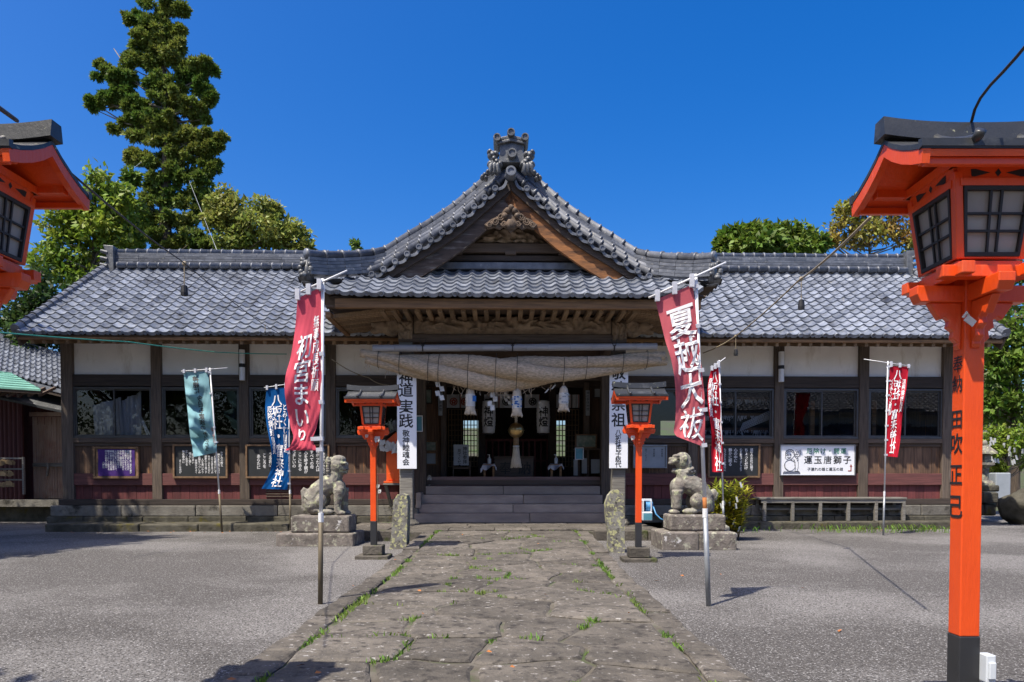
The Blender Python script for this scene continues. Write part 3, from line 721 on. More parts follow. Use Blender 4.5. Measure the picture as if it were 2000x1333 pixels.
# porch soffit: boards and rafters
zso = ZEV-.22
MB().box(XA+SX0+.12, XA+SX1-.12, -2.80, -2.70, zl(603, -2.8), zl(584, -2.8)).build('eave_board', MT['eave'], hall, bevel=.012)
m = MB(); m.add(*slab(Vector((XA-3.35,-2.72,zl(598,-2.75))), Vector((XA-3.35,-.1,zl(598,-2.75)+.18)), Vector((XA+3.35,-.1,zl(598,-2.75)+.18)), Vector((XA+3.35,-2.72,zl(598,-2.75))), .03, (0,0,1)))
m.build('soffit', MT['woodh'], hall)
rm = MB().box(-.04, .04, -.0, 1.15, -.04, .04); rme = rm.mesh('soffit_rafter', MT['woody'])
zso = zl(606, -2.7); x = XA-2.35
while x < XA+2.4: inst('soffit_rafter', rme, hall, (x, -2.68, zso)); x += .21
sm = MB(); sm.beam((0,0,0), (-1.25, 0, -.16), .075, .07); sme = sm.mesh('side_rafter', MT['woody']); sm2 = MB(); sm2.beam((0,0,0), (1.25, 0, -.16), .075, .07); sme2 = sm2.mesh('side_rafter', MT['woody'])
y = -2.5
while y < -.95:
    inst('side_rafter', sme, hall, (PILL[0]-.05, y, zso+.06)); inst('side_rafter', sme2, hall, (PILL[1]+.05, y, zso+.06)); y += .125
for s_, xx in ((-1, PILL[0]-1.28), (1, PILL[1]+1.28)): MB().box(xx-.05, xx+.05, -2.72, -.75, zso-.16, zso-.05).build('side_eave_board', MT['eave'], hall, bevel=.01)
# lattice between purlin and frieze
for k in range(15):
    x = PILL[0]+.25+k*(PILL[1]-PILL[0]-.5)/14
    MB().box(x-.02, x+.02, YP-.06, YP-.02, zl(621, YP)+.004, zl(606, YP)).build('lattice_bar', MT['woody'], hall)
MB().box(PILL[0]+.14, PILL[1]-.14, YP-.066, YP-.03, zl(612.5, YP), zl(610.5, YP)).build('lattice_rail', MT['woody'], hall)
# porch roof: skirt deck, side decks
r = MB()
r.add([(XA+SX0, -2.80, zsk(-2.85, SX0)-.085), (XA+SX1, -2.80, zsk(-2.85, SX1)-.085), (XA+2.3, -1.40, zsk(-1.45)-.085), (XA-2.3, -1.40, zsk(-1.45)-.085)], [(0,1,2,3)])
for s_ in (-1, 1):
    def f(u, v, s_=s_):
        x = 3.72*u; y0 = -2.05 if x < 2.6 else -2.05-(x-2.6)/1.1*.75
        return (XA+s_*x, y0+(2.9-y0)*v, zprof(x)-.085)
    r.grid(f, 18, 8)
proof = r.build('porch_roof', MT['woodh'], hall)
thk = math.atan(SK); kd = Vector((0, math.cos(thk), math.sin(thk))); kn = Vector((0, -math.sin(thk), math.cos(thk))); TWP = .262
spots = []; tl = .235
for j in range(7):
    yy = -2.9+j*tl*math.cos(thk)
    for i in range(-14, 14):
        x = i*TWP+.04
        lim = SX1-.02-max(0, j*.17)
        if x+TWP > lim+.10 or x < -lim-.12: continue
        up = .10*(max(0, abs(x+.13)-2.2)/1.4)**2
        tx = Vector((1, 0, .2*(max(0, abs(x+.13)-2.2)/1.4)/1.4*(1 if x > 0 else -1))).normalized(); nn = tx.cross(kd).normalized()
        spots.append((basis(tx, kd, nn, Vector((XA+x, yy, ZEV+SK*(yy+2.85)+up+.015))), j == 0))
tile_field(proof, spots, TWP, tl, 150)
# side slopes
spots = []; arc = [PROF[0]]
for s_ in (-1, 1):
    x = .12
    while x < 3.66:
        z0, z1 = zprof(x+.2), zprof(x); d = Vector((-s_*.2, 0, z1-z0)).normalized(); aY = Vector((0, -s_*-1 if s_ < 0 else -s_*-1, 0))
        aY = Vector((0, s_, 0)); n = aY.cross(d)
        if n.z < 0: n = -n
        y0 = -1.75 if x < 2.5 else -1.75-(x-2.5)*.8
        y = y0
        while y < 2.6:
            if z1 > ze+(y+1)*math.tan(th)-.15 or y < -.9:
                oy = y if s_ > 0 else y+TWP
                spots.append((basis(aY, d, n, Vector((XA+s_*(x+.22), oy, zprof(x+.22)+.015))), False))
            y += TWP
        x += .22
tile_field(proof, spots, TWP, .235, 0)
# verge courses facing the front: sleeve tiles with round ends, two rolled courses, then the descending ridge
def pp(x, dz=0, y=-2.1, s_=1): return Vector((XA+s_*x, y, zprof(x)+dz))
def walk(step, x1, x0=.16):
    xs_ = [x0]
    while xs_[-1] < x1:
        x = xs_[-1]; sl_ = (zprof(x+.05)-zprof(x-.05 if x > .05 else 0))/.1; xs_.append(x+step/math.hypot(1, sl_))
    return xs_
for s_ in (-1, 1):
    xs_ = walk(.262, 2.72, .10)
    for a, b in zip(xs_, xs_[1:]):
        pa, pb = pp(a, 0, -2.1, s_), pp(b, 0, -2.1, s_); m = MB(); d = (pb-pa); n = Vector((-d.z*s_, 0, d.x*s_)).normalized()
        if n.z < 0: n = -n
        nseg = 6; vs = []
        for i in range(nseg+1):
            t = i/nseg; c = pa+d*t; h = -.05*math.sin(math.pi*t)-.0
            for yy, hh in ((-2.13, h), (-2.13, h-.055), (-1.72, h+.07)): vs.append((c.x+n.x*hh, yy, c.z+n.z*hh))
        fs = []
        for i in range(nseg): p_, q_ = 3*i, 3*i+3; fs += [(p_, q_, q_+1, p_+1), (p_, p_+2, q_+2, q_)]
        m.add(vs, fs); m.lathe(pb+Vector((0, -.05, 0))+n*.0, [(.033, .0), (.038, -.012), (.055, -.012), (.060, 0), (.060, .36)][::-1], 12, 'Y')
        m.build('verge_tile', MT['ridge'], proof)
    for (dy, dz, rad, x1, x0) in ((-1.93, .15, .068, 2.85, .06), (-1.80, .27, .06, 3.0, .06)):
        xs_ = walk(.27, x1, x0)
        for a, b in zip(xs_, xs_[1:]):
            pa, pb = pp(a, dz, dy, s_), pp(b, dz, dy, s_); e = pb+(pb-pa)*.03
            m = MB(); m.tube([e, e+(pa-e)*.13, e+(pa-e)*.14, pa], [rad*1.25, rad*1.25, rad, rad*.95], 10); m.build('roll_tile', MT['ridge'], proof, smooth=True)
    # descending ridge, bending out along the corner to the eave
    def rp(x, dz): 
        y = -1.62 if x < 2.55 else -1.62-(x-2.55)/1.1*1.05
        return Vector((XA+s_*x, y, max(zprof(x), 0)-(0 if x < 2.7 else (x-2.7)*.06)+dz))
    xs_ = walk(.27, 3.62, .06)
    for a, b in zip(xs_, xs_[1:]):
        for k, (dz, w, hh) in enumerate(((.08, .15, .055), (.145, .135, .055), (.21, .12, .055), (.275, .11, .055), (.34, .105, .055))):
            MB().beam(rp(a, dz+.1), rp(b, dz+.1)-(rp(b, 0)-rp(a, 0))*.02, w*2, hh).build('ridge_course_tile', MT['ridge'], proof)
        e = rp(b, .54)+(rp(b, 0)-rp(a, 0))*.03; pa = rp(a, .54)
        m = MB(); m.tube([e, e+(pa-e)*.13, e+(pa-e)*.14, pa], [.095, .095, .075, .072], 10); m.build('ridge_roll', MT['ridge'], proof, smooth=True)
    # corner ornament
    c = rp(3.66, .22); m = MB(); m.obox(c, (.06, -.05, 0), (.05*1, .16, 0), (0, 0, .24))
    for k in range(9): a = k*.75; m.ell(c+Vector((s_*.05+.13*math.cos(a), -.14, .14*math.sin(a)+.05)), (.07, .06, .07), 8, 6)
    m.tube([c+Vector((0, -.05, -.1)), c+Vector((s_*.12, -.3, -.16))], [.07, .055], 10); m.tube([c+Vector((s_*.05, -.05, .2)), c+Vector((s_*.18, -.12, .3))], [.06, .05], 8)
    m.v = [tuple(c+(Vector(v)-c)*.72) for v in m.v]
    m.build('corner_ornament', MT['oni'], proof, smooth=True)
# porch ridge and its crowning ornament
pr = MB().box(XA-.13, XA+.13, -1.7, 2.7, PROF[0][1]-.1, PROF[0][1]+.42).build('porch_ridge', MT['ridge'], proof)
m = MB(); m.tube([(XA, -1.7, PROF[0][1]+.45), (XA, 2.7, PROF[0][1]+.45)], .1, 10); m.build('ridge_roll', MT['ridge'], proof, smooth=True)
yo = -1.95; so_ = F/(16+yo); Zp = lambda py: zl(py, yo); Xp = lambda px: xl(px, yo, 320)
m = MB(); m.prism([(Xp(972), Zp(322)), (Xp(1026), Zp(322)), (Xp(1021), Zp(300)), (Xp(1024), Zp(284)), (Xp(975), Zp(284)), (Xp(977), Zp(300))], yo-.10, yo+.22)
m.prism([(Xp(971), Zp(289)), (Xp(998), Zp(283)), (Xp(1027), Zp(289)), (Xp(1027), Zp(284)), (Xp(998), Zp(277)), (Xp(971), Zp(284))], yo-.15, yo+.24)
m.prism([(Xp(966), Zp(282)), (Xp(998), Zp(276)), (Xp(1030), Zp(282)), (Xp(1032), Zp(277)), (Xp(998), Zp(269)), (Xp(964), Zp(277))], yo-.12, yo+.2)
ornament = m.build('ridge_ornament', MT['oni'], proof, bevel=.012, fix=True)
for px, py, rr in ((971, 277, .072), (998, 267, .075), (1025, 276, .072), (1000, 307, .09)):
    m = MB(); m.lathe((Xp(px), yo-.2, Zp(py)), [(.6*rr, .02), (.68*rr, .0), (.95*rr, .0), (rr, .02), (rr, .5 if py < 300 else .1)][::-1], 16, 'Y'); m.build('round_end_tile', MT['oni'], ornament, smooth=False)
for s_ in (-1, 1):
    m = MB(); X = lambda d: Xp(998+s_*d)
    for d, py, rr in ((36, 308, .10), (30, 306, .07), (41, 302, .06), (33, 316, .08), (40, 325, .07), (28, 322, .085), (22, 326, .06), (38, 334, .06), (45, 341, .05), (51, 347, .055), (56, 351, .045), (49, 353, .045)):
        m.ell((X(d), yo-.06, Zp(py)), (rr, .1, rr*.95), 10, 7)
        m.tube([(X(d)-.0, yo-.17, Zp(py)), (X(d), yo-.1, Zp(py))], [rr*.45, rr*.5], 8)
    for k in range(3): m.tube([(X(22+6*k), yo-.1, Zp(322)), (X(27+6*k), yo-.14, Zp(330)), (X(24+8*k), yo-.12, Zp(341)), (X(30+9*k), yo-.1, Zp(347))], [.05, .05, .045, .03], 8)
    m.build('cloud_scroll', MT['oni'], ornament, smooth=True)

m = MB(); m.lathe((XA, -2.32, PROF[0][1]+.0), [(.05, .02), (.06, 0), (.09, 0), (.10, .02), (.10, .5)][::-1], 16, 'Y'); m.build('round_end_tile', MT['ridge'], proof)
# bargeboards
for s_ in (-1, 1):
    xs_ = [.0]+[.14*i for i in range(1, 19)]; vs = []
    for x in xs_:
        sl_ = (zprof(x+.06)-zprof(max(0, x-.06)))/(.12 if x > .06 else .06+x); n = Vector((sl_, 0, -1)).normalized(); n.x = -abs(n.x) if x > 0 else 0
        w = .25+.02*x
        for yy, t in ((-2.0, .17), (-2.0, .17+w), (-1.9, .17+w), (-1.9, .17)):
            t2 = t*(1.28 if x == 0 else 1); p = pp(x, 0, yy, s_); vs.append((p.x+s_*n.x*t2 if x > 0 else XA+s_*.001, yy, p.z+n.z*t2))
    fs = []; k = len(xs_)
    for i in range(k-1):
        for j in range(4): fs.append((4*i+j, 4*i+(j+1) % 4, 4*i+4+(j+1) % 4, 4*i+4+j))
    fs += [(0, 1, 2, 3), (4*k-4, 4*k-3, 4*k-2, 4*k-1)]
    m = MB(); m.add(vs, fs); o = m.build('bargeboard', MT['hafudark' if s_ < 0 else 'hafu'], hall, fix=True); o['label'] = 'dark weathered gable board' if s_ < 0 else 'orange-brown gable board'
    # second, narrower board above
    vs2 = []
    for x in xs_:
        sl_ = (zprof(x+.06)-zprof(max(0, x-.06)))/(.12 if x > .06 else .06+x); n = Vector((sl_, 0, -1)).normalized(); n.x = -abs(n.x) if x > 0 else 0
        for yy, t in ((-2.06, .07), (-2.06, .19), (-1.95, .19), (-1.95, .07)):
            t2 = t*(1.28 if x == 0 else 1); p = pp(x, 0, yy, s_); vs2.append((p.x+s_*n.x*t2 if x > 0 else XA+s_*.001, yy, p.z+n.z*t2))
    m = MB(); m.add(vs2, fs); m.build('verge_board', MT['wooddark'], hall, fix=True)
# gable wall with beams and carvings
yg = -1.5
g = [(XA, PROF[0][1]-.2)]+[(XA+x, zprof(x)-.14) for x in (.5, 1.0, 1.5, 2.0, 2.4)]+[(XA-x, zprof(x)-.14) for x in (2.4, 2.0, 1.5, 1.0, .5)]
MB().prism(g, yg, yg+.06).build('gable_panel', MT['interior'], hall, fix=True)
MB().box(XA-1.35, XA+1.35, yg-.16, yg-.002, zl(498, yg), zl(480, yg)).build('gable_beam', MT['woodh'], hall, bevel=.015)
MB().box(XA-1.7, XA+1.7, yg-.13, yg-.002, zl(514, yg), zl(503, yg)).build('gable_beam', MT['wooddark'], hall, bevel=.012)
MB().box(XA-2.0, XA+2.0, yg-.2, yg+.05, zl(529, yg)-.03, zl(518, yg)).build('skirt_flashing', MT['ridge'], hall, bevel=.02)
for d in (-1.05, 1.05, 0): MB().box(XA+d-.11, XA+d+.11, yg-.18, yg-.003, zl(503, yg)+.003, zl(498, yg)+.03).build('bearing_block', MT['woodh'], hall, bevel=.015)
hump = lambda u, v: max(0, min(1, 8*u, 8*(1-u), 6*(1-v)))*(1 if v < 1-1.6*abs(u-.5)**1.5*2 else .1)
carved('gable_carving', hump, XA-.78, XA+.78, zl(479, yg), zl(448, yg), yg-.03, .16, 1.7, hall, nx=44, nz=20)
# gegyo pendant under the apex
yq = -2.03
pts = [(998, 403), (1012, 412), (1020, 424), (1036, 430), (1050, 441), (1043, 449), (1030, 446), (1020, 450), (1012, 444), (1004, 450), (998, 456)]
poly = [(xl(p, yq, 430), zl(q, yq)) for p, q in pts]; poly += [(2*XA-x, z) for x, z in poly[::-1][1:-1]]
m = MB(); m.prism(poly, yq-.05, yq+.03); peg = m.build('pendant', MT['pend'], hall, bevel=.01, fix=True)
m = MB()
for s_ in (-1, 1):
    for d, py, rr in ((20, 427, 8), (30, 436, 8), (42, 442, 6), (14, 440, 6)):
        pts = [(xl(998+s_*(d+rr*(1-t/14)*math.cos(t*.95)), yq, 430), yq-.07, zl(py+rr*(1-t/14)*math.sin(t*.95), yq)) for t in range(12)]
        m.tube(pts, .018, 6)
for px, py in ((991, 414), (1005, 414), (998, 408), (986, 424), (1010, 424)): m.ell((xl(px, yq, 420), yq-.06, zl(py, yq)), (.06, .05, .06), 10, 6)
m.lathe((xl(998, yq, 440), yq-.1, zl(441, yq)), [(.09, 0), (.11, .03), (.11, .06)], 6, 'Y')
m.build('pendant_scroll', MT['pend'], peg, smooth=True)

# ------------------------------------------------------------------ vestibule and inner hall
yv = .95
for pa, pb in ((826, 872), (1139, 1180)):
    x0, x1 = xl(pa, yv), xl(pb, yv)
    MB().box(x0, x1, yv, yv+.06, ZF, 3.3).build('vestibule_panel', MT['board'], hall)
for px in (866, 1146): x = xl(px, yv-.1); MB().box(x-.06, x+.06, yv-.14, yv-.01, ZF, 3.3).build('inner_post', MT['wood'], hall, bevel=.006)
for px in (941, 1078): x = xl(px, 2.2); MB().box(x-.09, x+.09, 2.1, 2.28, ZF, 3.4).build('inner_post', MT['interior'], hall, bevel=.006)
MB().box(LP[4], RP[0], yv-.1, yv+.06, zl(757, yv), 3.6).build('lintel', MT['wooddark'], hall, bevel=.006)
MB().box(LP[4], RP[0], .15, .27, zl(742, .15), zt+.055).build('lintel', MT['woodh'], hall, bevel=.006)
m = MB()                                             # lattice screens deep inside
for pa, pb, n_ in ((876, 932, 9), (1086, 1130, 7)):
    x0, x1 = xl(pa, 3.2), xl(pb, 3.2); z0, z1 = zl(912, 3.2), zl(800, 3.2)
    lt = MB()
    for i in range(n_+1): x = x0+(x1-x0)*i/n_; lt.box(x-.012, x+.012, 3.2, 3.23, z0, z1)
    for i in range(12): z = z0+(z1-z0)*i/11; lt.box(x0, x1, 3.232, 3.25, z-.01, z+.01)
    lt.build('lattice_screen', MT['woody'], hall)
bal = MB().box(-.022, .022, -.02, .02, 0, .92).mesh('baluster', MT['redboard']); x = xl(950, 2.6)
while x < xl(1076, 2.6): inst('baluster', bal, hall, (x, 2.6, ZF)); x += .155
MB().box(xl(945, 2.6), xl(1080, 2.6), 2.57, 2.63, ZF+.92, ZF+.98).build('balustrade_rail', MT['redboard'], hall)
MB().box(xl(945, 2.6), xl(1080, 2.6), 2.575, 2.625, ZF+.4, ZF+.44).build('balustrade_rail', MT['redboard'], hall)
# downpipes
for px in (475, 1524):
    x = xl(px, -.15); m = MB(); m.tube([(x, -.17, zl(745, -.15)), (x, -.17, zl(686, -.15))], .06, 12); dp = m.build('downpipe', MT['white'], hall, smooth=False)
    MB().tube([(x, -.17, zl(720, -.15)), (x, -.17, zl(713, -.15))], .066, 12).build('pipe_band', MT['ink'], dp)
# ------------------------------------------------------------------ vermilion lanterns
def rz(k): return Matrix.Rotation(math.pi/2*k, 4, 'Z')
def lantern(loc, ex, label, group, donor=False, base_h=.05):
    L = empty('lantern_post', loc); tag(L, label, 'lantern', group)
    zB, zT = 1.81+ex, 2.10+ex; w = .038
    MB().box(-.225, .225, -.19, .19, -.03, base_h).build('stone_slab', MT['kerb'], L, bevel=.012)
    MB().box(-.135, .135, -.12, .12, base_h+.001, .185).build('stone_block', MT['kerb'], L, bevel=.014)
    MB().box(-w-.002, w+.002, -w-.002, w+.002, .185, .512).build('black_foot', MT['postblack'], L, bevel=.004)
    post = MB().box(-w, w, -w, w, .512, zB).build('post', MT['verm'], L, bevel=.004)
    if donor:                                        # brushed characters on the side face towards the path
        ch = MB()
        for c_, zc, s_ in zip(TX['hono']+TX['donor'], (1.55, 1.474, 1.340, 1.246, 1.128, 1.006), (.066, .066, .074, .078, .084, .092)):
            g = GL[(c_, 1)]
            ch.add([(-w-.0022, -a*s_*.94, zc+b*s_) for a, b in g[0]], g[1])
        ch.build('lettering', MT['ink'], post)
    # scrolled brackets
    for k in range(4):
        pr = [(w, 1.575), (.046, 1.578), (.052, 1.592), (.05, 1.602), (.07, 1.618), (.066, 1.645), (.088, 1.66), (.082, 1.685), (.10, 1.70), (.118, 1.688), (.13, 1.705), (.15, 1.735), (.16, 1.752), (w, 1.752)]
        m = MB(); m.prism([(x, z+ex-.057) for x, z in pr], -.016, .016)
        o = m.build('bracket', MT['verm'], L, bevel=.004, fix=True); o.rotation_euler.z = math.pi/2*k
    for k in range(2):
        zz = 1.695+ex+.002*k; pr = [(-.215, .03), (-.20, .0), (.20, .0), (.215, .03), (.215, .062), (-.215, .062)]
        m = MB(); m.prism([(x, z+zz) for x, z in pr], -.03, .03); o = m.build('cross_arm', MT['verm'], L, bevel=.004, fix=True); o.rotation_euler.z = math.pi/2*k
        for s_ in (-1, 1):
            m = MB().box(-.185, .185, s_*.118-.024, s_*.118+.024, zB-.051+.003*k, zB-.008+.003*k); o = m.build('sill_beam', MT['verm'], L, bevel=.003); o.rotation_euler.z = math.pi/2*k
    half = lambda z: .122+.034*(z-zB)/(zT-zB)
    def P(u, z, off): h = half(z); return (u*h, -h-off, z)
    for k in range(4):
        # corner post, window with paper and lattice, transom with flat black shapes painted for the shade in its cut-outs
        m = MB(); a, b = half(zB+.02)-.012, half(zT)-.012
        m.beam((-a, -a, zB+.02), (-b, -b, zT+.03), .03, .03, (0, 1, 0)); o = m.build('corner_post', MT['verm'], L, bevel=.003); o.rotation_euler.z = math.pi/2*k
        def bar(u0, u1, z0, z1, o0, o1):
            q = MB(); V = [P(u, z, o_) for o_ in (o0, o1) for u, z in ((u0, z0), (u1, z0), (u1, z1), (u0, z1))]
            q.add(V, [(3,2,1,0), (4,5,6,7), (0,1,5,4), (1,2,6,5), (2,3,7,6), (3,0,4,7)]); return q
        z0, z1 = zB+.026, zT-.022
        f = MB()
        for q in (bar(-.80, .80, z0, z0+.014, -.012, .004), bar(-.80, .80, z1-.014, z1, -.012, .004), bar(-.80, -.72, z0+.014, z1-.014, -.012, .004), bar(.72, .80, z0+.014, z1-.014, -.012, .004),
                  bar(-.16, -.10, z0+.014, z1-.014, -.008, .0), bar(.10, .16, z0+.014, z1-.014, -.008, .0), bar(-.72, .72, z0+.085, z0+.093, -.0085, -.0005), bar(-.72, .72, z1-.097, z1-.089, -.0085, -.0005)): f.add(q.v, q.f)
        o = f.build('lantern_window', MT['lattice'], L); o.rotation_euler.z = math.pi/2*k
        bar(-.76, .76, z0+.003, z1-.003, -.022, -.014).build('paper', MT['shoji'], o)
        o = bar(-.86, .86, zB+.02, z0-.001, -.03, .0).build('box_rail', MT['verm'], L); o.rotation_euler.z = math.pi/2*k
        o = bar(-.88, .88, z1+.001, z1+.026, -.03, .004).build('box_rail', MT['verm'], L); o.rotation_euler.z = math.pi/2*k
        o = bar(-.9, .9, z1+.027, z1+.068, -.035, -.006).build('transom', MT['verm'], L); o.rotation_euler.z = math.pi/2*k
        t = MB(); zc = z1+.047
        for pts in ([(-.62, .012), (-.60, -.013), (-.52, -.013), (-.18, 0), (-.5, .012)], [(.62, .012), (.5, .012), (.18, 0), (.52, -.013), (.60, -.013)], [(0, .014), (-.07, 0), (0, -.014), (.07, 0)]):
            t.add([P(u, zc+dz, -.0045) for u, dz in pts], [tuple(range(len(pts)))])
        t.build('cut_out', MT['ink'], o)
        o = bar(-1.02, 1.02, z1+.068, z1+.098, -.035, .008).build('box_rail', MT['verm'], L); o.rotation_euler.z = math.pi/2*k
    MB().box(-.118, .118, -.118, .118, zB-.006, zB+.012).build('box_floor', MT['verm'], L)
    # roof
    zr_, ze_ = 2.312+ex, 2.18+ex; E = .268; HX = .335
    prof = [(0, zr_), (.06, zr_-.042), (.13, zr_-.080), (.20, zr_-.110), (E, ze_)]
    for s_ in (-1, 1):
        up = [(s_*y, z) for y, z in prof]; lo = [(s_*y, z-.018) for y, z in prof[::-1]]
        m = MB(); m.prismx(up+lo, -HX, HX); rf = m.build('roof_panel', MT['lampblack'], L, fix=True)
        m = MB(); m.prismx([(s_*(E+.004), ze_-.012), (s_*(E+.004), ze_+.014), (s_*(E-.02), ze_+.018), (s_*(E-.02), ze_-.016)], -HX-.004, HX+.004); m.build('drip_edge', MT['lampblack'], rf, fix=True)
        up = [(s_*y*.985, z-.0195) for y, z in prof]; lo = [(s_*y*.97, z-.042) for y, z in prof[::-1]]
        m = MB(); m.prismx(up+lo, -HX+.012, HX-.012); m.build('roof_lining', MT['verm'], L, fix=True)
        for e_ in (-1, 1):
            up = [(s_*y*.99, z-.0185) for y, z in prof]; lo = [(s_*y*.965, z-.066) for y, z in prof[::-1]]
            m = MB(); m.prismx(up+lo, e_*HX-e_*.002, e_*(HX-.03)); m.build('bargeboard', MT['verm'], L, fix=True)
        MB().box(-.285, .285, s_*.165-.02, s_*.165+.02, zT+.05, zT+.088).build('purlin', MT['verm'], L, bevel=.003)
        MB().box(-HX+.02, HX-.02, s_*.236-.012, s_*.236+.012, ze_-.066, ze_-.040).build('purlin', MT['verm'], L, bevel=.003)
        for x in (-.155, .155):
            pts = [(x, s_*y, z+.012) for y, z in prof]+[(x, s_*(E+.015), ze_+.015), (x, s_*(E+.03), ze_+.028)]
            MB().tube(pts, [.016]*5+[.017, .019], 8).build('roof_rib', MT['lampblack'], L, smooth=True)
    n = 12; m = MB()
    for i in range(n):
        x0, x1 = -.352+.704*i/n, -.352+.704*(i+1)/n; c = lambda x: .022*abs(x/.352)**2.5
        V = [(x, y, zr_+dz+c(x)) for x in (x0, x1) for y, dz in ((-.042, -.02), (.042, -.02), (.032, .05), (-.032, .05))]
        m.add(V, [(0,1,5,4), (1,2,6,5), (2,3,7,6), (3,0,4,7)]+([(3,2,1,0)] if i == 0 else [])+([(4,5,6,7)] if i == n-1 else []))
    m.build('ridge_cap', MT['lampblack'], L, fix=True)
    return L
LG = 'vermilion lanterns along the stone path'
gl_ = gnd(730, 1090); gr_ = gnd(1247, 1096.5)
lantern((-1.96, 10.0, 0), 0, 'small vermilion lantern in front of the orange cabinet, beside the left stone post', LG)
lantern((1.63, 9.68, 0), 0, 'small vermilion lantern between the right stone post and the open-mouthed stone lion', LG)
lantern((1.727, 2.79, 0), .085, 'big near vermilion lantern whose orange post carries black brush characters', LG, donor=True)
lantern((-2.272, 3.08, 0), .215, 'near vermilion lantern cut off by the left edge, only its box and roof showing', LG)
# knotted paper and strips tied to the lanterns
def paper_knot(p, s, label, group='paper fortunes tied to the lanterns'):
    m = MB(); x, y, z = p
    m.obox((x, y, z), (s*.5, 0, 0), (0, .004, 0), (0, 0, s*.22)); m.obox((x-s*.3, y-.006, z-s*.5), (s*.2, 0, s*.1), (0, .003, 0), (-s*.12, 0, s*.42)); m.obox((x+s*.25, y-.006, z-s*.45), (s*.18, 0, -s*.1), (0, .003, 0), (s*.16, 0, s*.38))
    return tag(m.build('paper_knot', MT['paper'], fix=True), label, 'paper fortune', group)
p = at(1887, 621, 2.70)
m = MB(); m.tube([p+Vector((-.012, 0, .0)), p+Vector((-.004, -.01, .018)), p+Vector((.008, 0, .008))], .005, 6); m.obox(p+Vector((.012, -.005, -.012)), (.016, 0, -.012), (0, .002, 0), (.008, 0, .010))
tag(m.build('paper_strip', MT['paper'], fix=True), 'white paper strip tied under the arm of the big near lantern', 'paper fortune')
paper_knot(at(716.5, 850, 9.93), .04, 'small white paper knot on the left bracket of the small left lantern')
paper_knot(at(737, 855, 9.92), .07, 'larger white paper knot on the right bracket of the small left lantern')
paper_knot(at(1236, 853, 9.60), .05, 'white paper knot on the bracket of the small right lantern')
# socket box at the foot of the big right lantern
g = at(1926, 1305, 2.74); m = MB(); m.box(g.x-.018, g.x+.018, g.y-.03, g.y+.02, g.z-.05, g.z+.055); m.box(g.x-.012, g.x+.014, g.y-.04, g.y-.03, g.z-.035, g.z+.03); m.tube([(g.x, g.y, g.z-.05), (g.x, g.y, .02)], .01, 8)
tag(m.build('socket_box', MT['plastic'], bevel=.004), 'white plastic socket box beside the foot of the big right lantern', 'socket box')

